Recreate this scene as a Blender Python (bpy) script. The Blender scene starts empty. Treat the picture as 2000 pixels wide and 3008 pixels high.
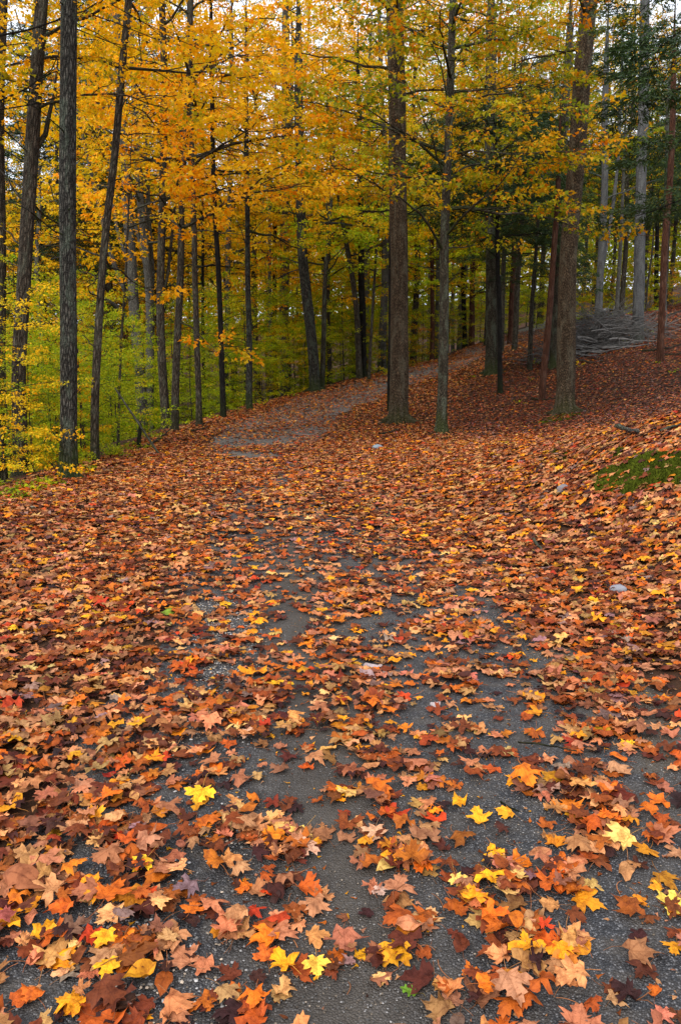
import bpy, math, random
import numpy as np
from mathutils import Vector
from mathutils.bvhtree import BVHTree

rng = np.random.default_rng(11)
random.seed(11)
sc = bpy.context.scene
COL = sc.collection
PI = math.pi

# ------------------------------------------------------------------ camera maths (photo pixels 2000 x 3008)
F = 2293.0
PITCH = math.radians(10.37)
CAM = np.array([0.0, 0.0, 1.45])
FWD = np.array([0, math.cos(PITCH), -math.sin(PITCH)])
UP = np.array([0, math.sin(PITCH), math.cos(PITCH)])
RIGHT = np.array([1.0, 0, 0])


def ray(u, v):
    return FWD + RIGHT * ((u - 1000) / F) + UP * ((1504 - v) / F)


def at(u, v, Y):
    d = ray(u, v)
    return CAM + d * (Y / d[1])


def project(P):
    P = np.asarray(P) - CAM
    d = P @ FWD
    return 1000 + F * (P @ RIGHT) / d, 1504 - F * (P @ UP) / d, d


# ------------------------------------------------------------------ noise
def _hash(ix, iy, seed):
    h = (ix.astype(np.int64) * 374761393 + iy.astype(np.int64) * 668265263 + seed * 1442695041) & 0xFFFFFFFF
    h = ((h ^ (h >> 13)) * 1274126177) & 0xFFFFFFFF
    return ((h ^ (h >> 16)) & 0xFFFF) / 65535.0


def vnoise(x, y, seed=0):
    x = np.asarray(x, float); y = np.asarray(y, float)
    ix = np.floor(x); iy = np.floor(y)
    fx = x - ix; fy = y - iy
    fx = fx * fx * (3 - 2 * fx); fy = fy * fy * (3 - 2 * fy)
    a = _hash(ix, iy, seed); b = _hash(ix + 1, iy, seed)
    c = _hash(ix, iy + 1, seed); d = _hash(ix + 1, iy + 1, seed)
    return (a * (1 - fx) + b * fx) * (1 - fy) + (c * (1 - fx) + d * fx) * fy


def fbm(x, y, seed=0, o=3):
    s = 0; a = 0.5; t = 0
    for k in range(o):
        s = s + a * vnoise(x * 2 ** k, y * 2 ** k, seed + k); t += a; a *= .5
    return s / t


def sstep(a, b, x):
    t = np.clip((x - a) / (b - a), 0, 1)
    return t * t * (3 - 2 * t)


# ------------------------------------------------------------------ terrain height
EDGE = np.array([(-3.9, -40), (-3.95, 8.7), (-3.75, 14), (-3.85, 18.5), (-3.35, 21.5), (-2.75, 24), (-1.0, 27.5), (0.8, 30.5),
                 (3, 33.8), (6, 38.5), (10, 47), (18, 60), (40, 85)], float)


def seg_dist(x, y, poly):
    """signed distance to a polyline; positive on its left side"""
    best = np.full(np.shape(x), 1e9); sign = np.ones(np.shape(x))
    for (ax, ay), (bx, by) in zip(poly[:-1], poly[1:]):
        dx, dy = bx - ax, by - ay
        t = np.clip(((x - ax) * dx + (y - ay) * dy) / (dx * dx + dy * dy), 0, 1)
        ex, ey = x - ax - t * dx, y - ay - t * dy
        d = np.hypot(ex, ey)
        s = np.where(dx * (y - ay) - dy * (x - ax) > 0, 1.0, -1.0)
        m = d < best
        best = np.where(m, d, best); sign = np.where(m, s, sign)
    return best * sign


CP = [(-3.9, 8.7, 0), (-3.75, 14, 0), (-3.85, 18.5, .02), (-3.35, 21.5, .17), (-2.75, 24, .3), (-1, 27.5, .68), (.8, 30.5, 1.1),
      (3, 33.8, 1.62), (6, 38.5, 2.35), (10, 47, 3.6), (-1.7, 17, 0), (.2, 26, .66), (3.8, 32, 1.45), (6.2, 37, 2.05), (10.3, 44, 3.2),
      (1.52, 20.5, .07), (2.27, 17.5, .03), (5.76, 20, .36), (5.9, 23, .62), (5.4, 28, 1.28), (4.9, 24, .69), (7.4, 27, 1.54),
      (10.7, 28, 2.45), (9.8, 24, 1.72), (11.2, 34, 3.55), (15.7, 36, 4.05), (8.4, 27.5, 1.95),
      (2.95, 8, .60), (3.5, 7.4, .84), (2.3, 9.2, .30), (3.3, 9.2, .74), (4.4, 11, .66), (4.0, 14, .30), (3.2, 5.5, .42), (2.0, 5.8, .05), (1.75, 4, .0), (2.6, 3.0, .2),
      (7, 12, .8), (9, 17, 1.0), (14, 25, 2.7), (6, 5, 1.1), (6, 0, 1.0),
      (0, 0, 0), (0, 3, 0), (0, 6, 0), (-2, 4, 0), (1.2, 8, 0), (-2, 9, 0), (0, 12, 0), (-3, 0, 0), (2, 0, .05), (0, -8, 0), (-3, -8, 0), (5, -8, .8),
      (20, 10, 2.6), (30, 30, 6), (25, 50, 6.5), (18, 60, 5.5), (30, 70, 8), (0, 70, 4.5), (-20, 60, 2), (-20, 30, .8), (-20, 8, 0), (-30, -10, 0), (20, -10, 2)]
CP = np.array(CP, float)


def _tps_fit(P):
    n = len(P); d = np.hypot(P[:, None, 0] - P[None, :, 0], P[:, None, 1] - P[None, :, 1])
    K = np.where(d > 0, d * d * np.log(np.maximum(d, 1e-9)), 0) + np.eye(n) * 0.6
    A = np.zeros((n + 3, n + 3)); A[:n, :n] = K; A[:n, n] = 1; A[:n, n + 1:] = P[:, :2]; A[n:, :n] = A[:n, n:].T
    b = np.zeros(n + 3); b[:n] = P[:, 2]
    return np.linalg.solve(A, b)


TW = _tps_fit(CP)


def tps(x, y):
    sh = np.shape(x); x = np.ravel(x); y = np.ravel(y)
    out = np.full(len(x), TW[-3]) + TW[-2] * x + TW[-1] * y
    for k in range(len(CP)):
        d2 = (x - CP[k, 0]) ** 2 + (y - CP[k, 1]) ** 2
        out += TW[k] * .5 * d2 * np.log(np.maximum(d2, 1e-12))
    return out.reshape(sh)


def hgt(x, y):
    x = np.asarray(x, float); y = np.asarray(y, float)
    cx = np.clip(x, -28, 32); cy = np.clip(y, -10, 70)
    z = tps(cx, cy)
    s = seg_dist(x, y, EDGE) + (fbm(x * .6, y * .6, 5) - .5) * .5
    z = z - 2.7 * sstep(-.1, 7.5, s) * (1 - .6 * sstep(25, 70, s))
    z = z + 9 * sstep(60, 170, np.hypot(x, y))
    rough = sstep(1.6, 3.2, np.abs(path_off(x, y)))
    z = z + (fbm(x * 1.3, y * 1.3, 9) - .5) * .10 * rough
    return z


PATHC = np.array([(.35, -12), (.35, 0), (.30, 2), (.05, 5), (-.45, 9), (-1.15, 13), (-1.6, 17), (-1.5, 20.5), (-.7, 24), (.9, 27.6),
                  (3.3, 31.2), (6.1, 36), (10, 43.5), (14, 51), (22, 62)], float)


def path_off(x, y):
    return -seg_dist(np.asarray(x, float), np.asarray(y, float), PATHC)     # positive = right of the centre line


def ground_hit(u, v):
    d = ray(u, v); Y = np.concatenate([np.arange(1, 12, .02), np.arange(12, 80, .1)])
    P = CAM[None] + d[None] * (Y / d[1])[:, None]
    below = P[:, 2] < hgt(P[:, 0], P[:, 1])
    i = int(np.argmax(below)) if below.any() else len(Y) - 1
    return P[i]


# ------------------------------------------------------------------ objects and meshes
def link(o, parent=None):
    COL.objects.link(o)
    if parent is not None: o.parent = parent
    return o


def tag(o, label=None, cat=None, group=None, kind=None):
    for k, v in (('label', label), ('category', cat), ('group', group), ('kind', kind)):
        if v: o[k] = v
    return o


def empty(name, loc):
    o = bpy.data.objects.new(name, None); o.location = [float(c) for c in loc]; o.empty_display_size = .2
    return link(o)


def npmesh(name, V, faces, mats=(), col=None, lp=None, uv=None, smooth=True, mat_idx=None):
    """faces: list of (n,k) int arrays of same-size polygons"""
    me = bpy.data.meshes.new(name)
    V = np.asarray(V, np.float32)
    faces = [np.asarray(f, np.int32) for f in faces if len(f)]
    me.vertices.add(len(V)); me.vertices.foreach_set('co', V.ravel())
    nl = sum(f.size for f in faces); npoly = sum(len(f) for f in faces)
    me.loops.add(nl); me.polygons.add(npoly)
    me.loops.foreach_set('vertex_index', np.concatenate([f.ravel() for f in faces]))
    tot = np.concatenate([np.full(len(f), f.shape[1], np.int32) for f in faces])
    st = np.concatenate([[0], np.cumsum(tot)[:-1]]).astype(np.int32)
    me.polygons.foreach_set('loop_start', st)
    if mat_idx is not None: me.polygons.foreach_set('material_index', np.asarray(mat_idx, np.int32))
    me.update(calc_edges=True)
    me.polygons.foreach_set('use_smooth', np.full(npoly, smooth, bool))
    if col is not None:
        a = me.attributes.new('col', 'FLOAT_COLOR', 'POINT')
        c = np.ones((len(V), 4), np.float32); c[:, :3] = col; a.data.foreach_set('color', c.ravel())
    if lp is not None:
        a = me.attributes.new('lp', 'FLOAT_VECTOR', 'POINT'); a.data.foreach_set('vector', np.asarray(lp, np.float32).ravel())
    for m in mats: me.materials.append(m)
    return me


def obj(name, me, parent=None, loc=None):
    o = bpy.data.objects.new(name, me)
    if loc is not None: o.location = [float(c) for c in loc]
    return link(o, parent)


class MB:
    """collects tubes; bark coordinates (around, along, height above base) go to the attribute lp"""
    def __init__(s): s.V = []; s.Q = []; s.L = []; s.n = 0

    def tube(s, pts, rad, sides=8, cap=True, wob=0.0, flare=0.0, seed=0, v0=0.0):
        pts = np.asarray(pts, float); n = len(pts); rad = np.broadcast_to(np.asarray(rad, float), (n,))
        t = np.gradient(pts, axis=0); t /= np.linalg.norm(t, axis=1)[:, None] + 1e-12
        ref = np.array([1.0, 0, 0]) if abs(t[0][0]) < .8 else np.array([0, 1.0, 0])
        a = np.cross(t, ref); a /= np.linalg.norm(a, axis=1)[:, None] + 1e-12
        b = np.cross(t, a)
        ang = np.arange(sides) / sides * 2 * PI
        L = v0 + np.concatenate([[0], np.cumsum(np.linalg.norm(np.diff(pts, axis=0), axis=1))])
        R = np.repeat(rad[:, None], sides, 1)
        if wob:
            A, H = np.meshgrid(ang, L)
            w = fbm(np.cos(A) * 1.6 + 9 + H * .9, np.sin(A) * 1.6 + 9 + H * .35, seed) - .5
            R = R * (1 + wob * 2 * w)
        if flare:
            A, H = np.meshgrid(ang, L)
            lob = .5 + .5 * np.cos(A * 5 + seed) * np.cos(A * 2 + seed * 1.7)
            R = R * (1 + flare * np.exp(-H / .22) * (.35 + lob))
        P = pts[:, None] + R[..., None] * (np.cos(ang)[None, :, None] * a[:, None] + np.sin(ang)[None, :, None] * b[:, None])
        i = np.arange(n - 1)[:, None] * sides; j = np.arange(sides)[None]; k = (j + 1) % sides
        q = np.stack(np.broadcast_arrays(i + j, i + k, i + sides + k, i + sides + j), -1).reshape(-1, 4)
        s.Q.append(q[:, ::-1] + s.n)
        s.V.append(P.reshape(-1, 3))
        lp = np.zeros((n, sides, 3)); lp[..., 0] = np.cos(ang)[None] * rad[0]; lp[..., 1] = np.sin(ang)[None] * rad[0]; lp[..., 2] = L[:, None]
        s.L.append(lp.reshape(-1, 3)); s.n += n * sides
        if cap:
            for e, p in ((n - 1, pts[-1] + t[-1] * rad[-1] * .4),):
                s.V.append(p[None]); s.L.append(np.array([[0, 0, L[-1]]]))
                r0 = s.n - n * sides + e * sides
                tri = np.stack([r0 + np.arange(sides), np.full(sides, s.n), r0 + (np.arange(sides) + 1) % sides, ], -1)
                s.Q.append(np.concatenate([tri, tri[:, 2:3]], 1)[:, [0, 1, 2, 2]])
                s.n += 1

    def mesh(s, name, mat, off=(0, 0, 0)):
        V = np.concatenate(s.V) - np.asarray(off)
        Q = np.concatenate(s.Q); tri = Q[:, 2] == Q[:, 3]
        return npmesh(name, V, [Q[~tri], Q[tri][:, :3]], [mat], lp=np.concatenate(s.L))


# ------------------------------------------------------------------ materials
def mat(name):
    m = bpy.data.materials.new(name); m.use_nodes = True
    nt = m.node_tree; nt.nodes.clear()
    return m, nt


class N:
    def __init__(s, nt): s.nt = nt

    def n(s, t, **k):
        o = s.nt.nodes.new(t)
        for a, v in k.items(): setattr(o, a, v)
        return o

    def val(s, x):
        return x

    def put(s, sock, x):
        if hasattr(x, 'links') or isinstance(x, bpy.types.NodeSocket): s.nt.links.new(x, sock)
        else: sock.default_value = x

    def math(s, op, a, b=0.0, c=0.0):
        o = s.n('ShaderNodeMath', operation=op)
        for i, x in enumerate((a, b, c)): s.put(o.inputs[i], x)
        return o.outputs[0]

    def mix(s, f, a, b, mode='MIX'):
        o = s.n('ShaderNodeMix', data_type='RGBA', blend_type=mode)
        s.put(o.inputs[0], f); s.put(o.inputs[6], a); s.put(o.inputs[7], b)
        return o.outputs[2]

    def noise(s, vec, scale, detail=3, rough=.55, out=0):
        o = s.n('ShaderNodeTexNoise'); s.nt.links.new(vec, o.inputs['Vector'])
        o.inputs['Scale'].default_value = scale; o.inputs['Detail'].default_value = detail; o.inputs['Roughness'].default_value = rough
        return o.outputs[out]

    def voro(s, vec, scale, feature='F1', out='Distance', rnd=1.0):
        o = s.n('ShaderNodeTexVoronoi', feature=feature); s.nt.links.new(vec, o.inputs['Vector'])
        o.inputs['Scale'].default_value = scale; o.inputs['Randomness'].default_value = rnd
        return o.outputs[out]

    def ramp(s, f, stops):
        o = s.n('ShaderNodeValToRGB'); s.put(o.inputs[0], f)
        e = o.color_ramp.elements
        while len(e) < len(stops): e.new(.5)
        for el, (p, c) in zip(e, stops):
            el.position = p; el.color = (c, c, c, 1) if np.isscalar(c) else (*c, 1)
        return o.outputs[0]

    def scale(s, vec, xyz):
        o = s.n('ShaderNodeMapping'); s.nt.links.new(vec, o.inputs[0]); o.inputs['Scale'].default_value = xyz
        return o.outputs[0]

    def attr(s, name, out):
        return s.n('ShaderNodeAttribute', attribute_name=name).outputs[out]

    def bump(s, h, dist, strength=1.0, normal=None):
        o = s.n('ShaderNodeBump'); s.nt.links.new(h, o.inputs['Height'])
        o.inputs['Distance'].default_value = dist; o.inputs['Strength'].default_value = strength
        if normal is not None: s.nt.links.new(normal, o.inputs['Normal'])
        return o.outputs[0]

    def princ(s, col, rough=.7, normal=None, spec=.4):
        o = s.n('ShaderNodeBsdfPrincipled'); s.put(o.inputs['Base Color'], col); s.put(o.inputs['Roughness'], rough)
        o.inputs['Specular IOR Level'].default_value = spec
        if normal is not None: s.nt.links.new(normal, o.inputs['Normal'])
        return o.outputs[0]

    def out(s, sh):
        o = s.n('ShaderNodeOutputMaterial'); s.nt.links.new(sh, o.inputs[0])


def leaf_material(name, transl=.42, spec=.25, rough=.55, veins=False):
    m, nt = mat(name); g = N(nt)
    c = g.attr('col', 'Color'); pos = g.attr('lp', 'Vector')
    nor = None
    if veins:
        sep = g.n('ShaderNodeSeparateXYZ'); nt.links.new(pos, sep.inputs[0])
        ax = g.math('ABSOLUTE', sep.outputs[0]); y = sep.outputs[1]
        dm = None
        for dg in (0, 40, 82):
            dx, dy = math.sin(math.radians(dg)), math.cos(math.radians(dg))
            cr = g.math('ABSOLUTE', g.math('SUBTRACT', g.math('MULTIPLY', ax, dy), g.math('MULTIPLY', y, dx)))
            dt = g.math('ADD', g.math('MULTIPLY', ax, dx), g.math('MULTIPLY', y, dy))
            cr = g.math('ADD', cr, g.math('MULTIPLY', g.math('LESS_THAN', dt, 0.0), 9.0))
            dm = cr if dm is None else g.math('MINIMUM', dm, cr)
        vein = g.ramp(dm, [(.008, 1), (.026, 0)])
        n1 = g.noise(pos, 3.2, 4, .6); n2 = g.noise(pos, 11, 3, .6)
        c = g.mix(g.ramp(n1, [(.36, .75), (.56, 0)]), c, g.mix(1.0, c, (.42, .33, .30, 1), 'MULTIPLY'))
        c = g.mix(g.ramp(n2, [(.56, 0), (.66, .55)]), c, g.mix(1.0, c, (.5, .36, .3, 1), 'MULTIPLY'))
        c = g.mix(g.math('MULTIPLY', vein, .38), c, g.mix(1.0, c, (.45, .30, .2, 1), 'MULTIPLY'))
        h = g.math('ADD', g.math('MULTIPLY', n1, .6), g.math('MULTIPLY', dm, 1.2))
        h = g.math('ADD', h, g.math('MULTIPLY', n2, .25))
        nor = g.bump(h, .006, .9)
    p = g.princ(c, rough, nor, spec)
    t = g.n('ShaderNodeBsdfTranslucent'); g.put(t.inputs[0], c)
    mx = g.n('ShaderNodeMixShader'); mx.inputs[0].default_value = transl
    nt.links.new(p, mx.inputs[1]); nt.links.new(t.outputs[0], mx.inputs[2])
    g.out(mx.outputs[0])
    return m


def bark_material(name, dark, light, lichen=(.16, .19, .13), lich=.35, furrow=1.0, moss=.0, vs=(26, 26, 5)):
    m, nt = mat(name); g = N(nt)
    lp = g.attr('lp', 'Vector')
    v = g.scale(lp, vs)
    d1 = g.voro(v, 1.0, 'DISTANCE_TO_EDGE')
    n0 = g.noise(g.scale(lp, (14, 14, 3.2)), 1.0, 5, .65)
    n1 = g.noise(lp, 55, 4, .65)
    n2 = g.noise(g.scale(lp, (7, 7, 2.4)), 1.0, 5, .62)
    fur = g.ramp(g.math('ADD', d1, g.math('MULTIPLY', g.math('SUBTRACT', n1, .5), .25)), [(.0, 0), (.32, 1)])
    c = g.mix(g.math('MULTIPLY', g.math('SUBTRACT', 1.0, fur), .85 * furrow), (*light, 1), (*dark, 1))
    c = g.mix(g.ramp(n0, [(.35, .8), (.62, 0)]), c, g.mix(1.0, c, (.42, .40, .38, 1), 'MULTIPLY'))
    c = g.mix(g.math('MULTIPLY', g.ramp(n2, [(.50, 0), (.60, 1)]), lich), c, (*lichen, 1))
    c = g.mix(g.ramp(n1, [(.30, .55), (.6, 0)]), c, g.mix(1.0, c, (.35, .35, .35, 1), 'MULTIPLY'))
    if moss:
        sep = g.n('ShaderNodeSeparateXYZ'); nt.links.new(lp, sep.inputs[0])
        hh = g.math('ADD', sep.outputs[2], g.math('MULTIPLY', g.math('SUBTRACT', n2, .5), 1.6))
        c = g.mix(g.math('MULTIPLY', g.ramp(hh, [(.25, 1), (.75, 0)]), moss), c, (.045, .07, .012, 1))
    h = g.math('ADD', g.math('MULTIPLY', fur, 1.1 * furrow), g.math('MULTIPLY', n1, .7))
    h = g.math('ADD', h, g.math('MULTIPLY', n0, .8))
    g.out(g.princ(c, .9, g.bump(h, .035, 1.0), .12))
    return m


M_LEAF = leaf_material('tree_leaf', .52, .12)
M_NEEDLE = leaf_material('evergreen_needles', .25, .2)
M_LITTER = leaf_material('fallen_leaf', .10, .16, .6, veins=True)
BARK = {
    'furrow': bark_material('furrowed_grey_bark', (.007, .007, .006), (.135, .125, .105), (.105, .13, .095), .55, 1.1, .55, (34, 34, 8)),
    'brown': bark_material('brown_scaly_bark', (.022, .015, .009), (.25, .172, .105), (.23, .21, .145), .35, 1.1, .35, (46, 46, 14)),
    'red': bark_material('reddish_bark', (.014, .006, .004), (.15, .062, .036), (.20, .12, .085), .30, .7, .0, (30, 30, 4)),
    'dark': bark_material('dark_bark', (.005, .005, .0045), (.026, .022, .019), (.04, .04, .033), .35, .8, .2, (30, 30, 6)),
    'grey': bark_material('grey_bark', (.022, .021, .019), (.17, .16, .14), (.18, .185, .15), .4, .6, .3, (30, 30, 8)),
    'pale': bark_material('pale_grey_bark', (.03, .03, .031), (.165, .168, .17), (.19, .195, .185), .4, .5, .3, (30, 30, 14)),
    'mossy': bark_material('mossy_bark', (.012, .011, .008), (.135, .112, .076), (.155, .18, .125), .5, .9, .5, (34, 34, 12)),
    'mid': bark_material('mid_brown_bark', (.013, .011, .008), (.14, .11, .08), (.14, .145, .105), .40, 1.0, .2, (28, 28, 6)),
}

# ------------------------------------------------------------------ leaf shapes
_half = [(0, 0), (.14, -.07), (.34, -.03), (.27, .06), (.30, .16), (.44, .19), (.62, .33), (.50, .38), (.55, .52), (.40, .49), (.22, .43), (.20, .50),
         (.30, .68), (.17, .70), (.17, .86), (.08, .85), (0, 1.02)]
_hmid = [(0, 0), (.33, -.04), (.27, .12), (.60, .34), (.48, .48), (.22, .45), (.26, .70), (0, 1.0)]
_hfar = [(0, 0), (.45, .12), (.24, .42), (0, 1.0)]
_oval = [(0, 0), (.10, .05), (.2, .16), (.27, .3), (.3, .45), (.28, .6), (.22, .75), (.14, .88), (.06, .96), (0, 1.02)]
_oak = [(0, 0), (.05, .12), (.16, .14), (.20, .2), (.10, .26), (.10, .34), (.30, .38), (.36, .48), (.2, .5), (.13, .56), (.16, .64), (.3, .72), (.26, .8), (.12, .8), (.10, .92), (0, 1.0)]


_torn = ['whole', (0, 0), (.14, -.07), (.34, -.03), (.27, .06), (.30, .16), (.44, .19), (.62, .33), (.50, .38), (.55, .52), (.40, .49), (.22, .43), (.20, .50), (.30, .68), (.12, .62), (.05, .52), (-.04, .55), (-.10, .40), (-.06, .25), (-.12, .12)]


def outline(half):
    if half[0] == 'whole': return np.array(half[1:], float)
    h = np.array(half, float)
    return np.concatenate([h, (h[1:-1] * [-1, 1])[::-1]])


def leaf_template(half, r, rings=(.55,), centre=(0, .33), jit=.05, stem=True):
    O = outline(half); c = np.array(centre); k = len(O)
    ang = np.arctan2(O[:, 0], O[:, 1] - c[1])
    amp = 1 + jit * sum(r.normal() * np.cos(q * ang + r.uniform(0, 6.28)) for q in (1, 2, 3, 5))
    amp *= 1 + jit * .8 * r.normal(size=k); amp[0] = 1
    O = c + (O - c) * amp[:, None]
    O[:, 0] *= r.uniform(.9, 1.12)
    P = [O] + [c + (O - c) * q for q in rings] + [c[None]]
    V = np.concatenate(P); Q = []; T = []
    for a in range(len(rings)):
        i = np.arange(k); j = (i + 1) % k
        Q.append(np.stack([a * k + i, a * k + j, (a + 1) * k + j, (a + 1) * k + i], -1))
    a = len(rings); i = np.arange(k); j = (i + 1) % k
    T.append(np.stack([a * k + i, a * k + j, np.full(k, (a + 1) * k)], -1))
    V = np.concatenate([V, np.zeros((len(V), 1))], 1); ns = 0
    if stem:
        L = r.uniform(.45, .75); bx = r.uniform(-.2, .2); base = len(V); rows = []
        for q in range(4):
            t = q / 3
            for s in range(3):
                rows.append((bx * t * t + .012 * math.cos(s * 2.1), -L * t, .012 * math.sin(s * 2.1) + .02 * math.sin(t * 3)))
        V = np.concatenate([V, np.array(rows)])
        for q in range(3):
            for s in range(3):
                Q.append(np.array([[base + q * 3 + s, base + q * 3 + (s + 1) % 3, base + q * 3 + 3 + (s + 1) % 3, base + q * 3 + 3 + s]]))
        ns = 12
    return V, (np.concatenate(Q) if Q else np.zeros((0, 4), int)), np.concatenate(T), ns


def deform_leaves(T, pos, size, yaw, tilt, tdir, curl, cdir, fold, wave, ph, flip):
    """place copies of template vertices T (k,3): returns (n,k,3)"""
    n = len(pos); k = len(T)
    X = np.repeat(T[None, :, 0], n, 0); Y = np.repeat(T[None, :, 1], n, 0) - .35; Z = np.repeat(T[None, :, 2], n, 0)
    r2 = X * X + Y * Y; th = np.arctan2(X, Y)
    c, s = np.cos(cdir)[:, None], np.sin(cdir)[:, None]
    a = X * c + Y * s; b = -X * s + Y * c
    kk = np.where(np.abs(curl) < 1e-3, 1e-3, curl)[:, None]
    a2 = np.sin(kk * a) / kk; z2 = (1 - np.cos(kk * a)) / kk
    X2 = a2 * c - b * s; Y2 = a2 * s + b * c
    Z = Z + z2 + fold[:, None] * np.abs(X) + wave[:, None] * r2 * np.cos(5 * th + ph[:, None]) \
        + .45 * wave[:, None] * np.sin(7 * X + ph[:, None] * 2) * np.sin(6 * Y + ph[:, None] * 3)
    Z = Z * np.where(flip, -1.0, 1.0)[:, None]; X2 = X2 * np.where(flip, -1.0, 1.0)[:, None]
    zr = Z.max(1) - Z.min(1)
    Z = Z * np.minimum(1, .36 / np.maximum(zr, 1e-6))[:, None]           # old leaves are pressed down
    X2, Y2, Z = X2 * size[:, None], Y2 * size[:, None], Z * size[:, None]
    ct, st = np.cos(tilt)[:, None], np.sin(tilt)[:, None]
    cd, sd = np.cos(tdir)[:, None], np.sin(tdir)[:, None]
    u = X2 * cd + Y2 * sd; w = -X2 * sd + Y2 * cd
    u2 = u * ct + Z * st; Z = -u * st + Z * ct
    X3 = u2 * cd - w * sd; Y3 = u2 * sd + w * cd
    cy, sy = np.cos(yaw)[:, None], np.sin(yaw)[:, None]
    P = np.stack([X3 * cy - Y3 * sy, X3 * sy + Y3 * cy, Z], -1)
    return P


# ------------------------------------------------------------------ setting: ground, path
def lin(a, b, n): return np.linspace(a, b, n)


gx = np.unique(np.concatenate([lin(-130, -30, 26), lin(-30, -7, 47), lin(-7, 8, 101), lin(8, 32, 49), lin(32, 130, 26)]))
gy = np.unique(np.concatenate([lin(-25, -2, 24), lin(-2, 24, 131), lin(24, 50, 79), lin(50, 80, 31), lin(80, 260, 31)]))
GX, GY = np.meshgrid(gx, gy)
GZ = hgt(GX, GY)
ii = np.arange(len(gx) * len(gy)).reshape(GX.shape)
gq = np.stack([ii[:-1, :-1], ii[:-1, 1:], ii[1:, 1:], ii[1:, :-1]], -1).reshape(-1, 4)
m, nt = mat('forest_soil'); g = N(nt)
tc = g.n('ShaderNodeTexCoord').outputs['Object']
a = g.noise(tc, 1.1, 5, .6); b = g.noise(tc, 28, 5, .7); c_ = g.voro(tc, 22, 'F1', 'Distance')
col = g.mix(b, (.012, .006, .003, 1), (.065, .028, .013, 1))
col = g.mix(g.math('MULTIPLY', a, .5), col, g.mix(c_, (.015, .006, .002, 1), (.10, .036, .010, 1)))
g.out(g.princ(col, .9, g.bump(b, .03), .2))
ground = obj('ground', npmesh('ground', np.stack([GX, GY, GZ], -1).reshape(-1, 3), [gq], [m]))
tag(ground, kind='structure')

# path strip: follows the centre line 6 mm above the ground, a little further up where the mesh is coarse
cs = []
for (x0, y0), (x1, y1) in zip(PATHC[:-1], PATHC[1:]):
    n = max(2, int(math.hypot(x1 - x0, y1 - y0) / .2))
    for t in np.arange(n) / n: cs.append((x0 + (x1 - x0) * t, y0 + (y1 - y0) * t))
cs = np.array(cs)
for _ in range(40): cs[1:-1] = (cs[:-2] + 2 * cs[1:-1] + cs[2:]) / 4
tg = np.gradient(cs, axis=0); tg /= np.linalg.norm(tg, axis=1)[:, None]
nr = np.stack([tg[:, 1], -tg[:, 0]], -1)
W = np.linspace(-1, 1, 17)
halfw = 1.35 + .12 * np.sin(np.arange(len(cs)) * .21) - .12 * sstep(20, 34, cs[:, 1])
edge_n = (vnoise(cs[:, 1] * 1.6, cs[:, 0], 3) - .5) * .35
off = W[None] * halfw[:, None] + edge_n[:, None] * np.abs(W)[None] ** 4 * np.sign(W)[None]
PX = cs[:, None, 0] + nr[:, None, 0] * off; PY = cs[:, None, 1] + nr[:, None, 1] * off
PZ = hgt(PX, PY) + .006 + .03 * sstep(18, 40, PY) - .02 * (np.abs(W)[None] > .99)
ii = np.arange(PX.size).reshape(PX.shape)
pq = np.stack([ii[:-1, :-1], ii[:-1, 1:], ii[1:, 1:], ii[1:, :-1]], -1).reshape(-1, 4)
plp = np.stack([off + 0 * PX, PY, 0 * PX], -1)
m, nt = mat('worn_asphalt'); g = N(nt)
tc = g.n('ShaderNodeTexCoord').outputs['Object']; lp = g.attr('lp', 'Vector')
sep = g.n('ShaderNodeSeparateXYZ'); nt.links.new(lp, sep.inputs[0])
chip = g.voro(tc, 175, 'F1', 'Color'); chd = g.voro(tc, 175, 'F1', 'Distance')
chs = g.n('ShaderNodeSeparateColor'); nt.links.new(chip, chs.inputs[0])
big = g.noise(tc, 1.7, 4, .6); fine = g.noise(tc, 170, 3, .75); med = g.noise(tc, 9, 4, .65)
tone = g.ramp(chs.outputs[0], [(.0, (.012, .013, .016)), (.5, (.035, .037, .043)), (.80, (.075, .077, .085)), (.95, (.20, .20, .21))])
tone = g.mix(g.ramp(chd, [(.25, 0), (.62, .8)]), tone, (.010, .010, .012, 1))
# brown dirt worn into the crown of the path, paler grit along its left side
dirt = g.math('ADD', g.math('MULTIPLY', g.math('ABSOLUTE', g.math('ADD', sep.outputs[0], .28)), 2.4), g.math('MULTIPLY', g.math('SUBTRACT', med, .5), 2.0))
tone = g.mix(g.ramp(dirt, [(.10, .72), (.80, 0)]), tone, g.mix(fine, (.016, .012, .008, 1), (.075, .058, .042, 1)))
rdirt = g.math('ADD', sep.outputs[0], g.math('MULTIPLY', g.math('SUBTRACT', big, .5), 1.6))
tone = g.mix(g.ramp(rdirt, [(.85, 0), (1.3, .6)]), tone, g.mix(fine, (.03, .022, .013, 1), (.12, .09, .055, 1)))
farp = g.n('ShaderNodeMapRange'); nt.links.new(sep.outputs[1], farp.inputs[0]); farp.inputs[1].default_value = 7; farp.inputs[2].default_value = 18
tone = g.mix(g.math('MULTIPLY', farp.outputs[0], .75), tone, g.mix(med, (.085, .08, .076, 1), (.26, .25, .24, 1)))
tone = g.mix(g.math('MULTIPLY', g.ramp(med, [(.42, 0), (.62, 1)]), .45), tone, g.mix(fine, (.03, .024, .018, 1), (.14, .115, .09, 1)))
tone = g.mix(g.ramp(big, [(.30, .5), (.55, 0)]), tone, g.mix(1.0, tone, (.45, .43, .40, 1), 'MULTIPLY'))
hh = g.math('ADD', g.math('MULTIPLY', chd, -1.0), g.math('MULTIPLY', fine, .3))
g.out(g.princ(tone, .62, g.bump(hh, .006, .9), .4))
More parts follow.
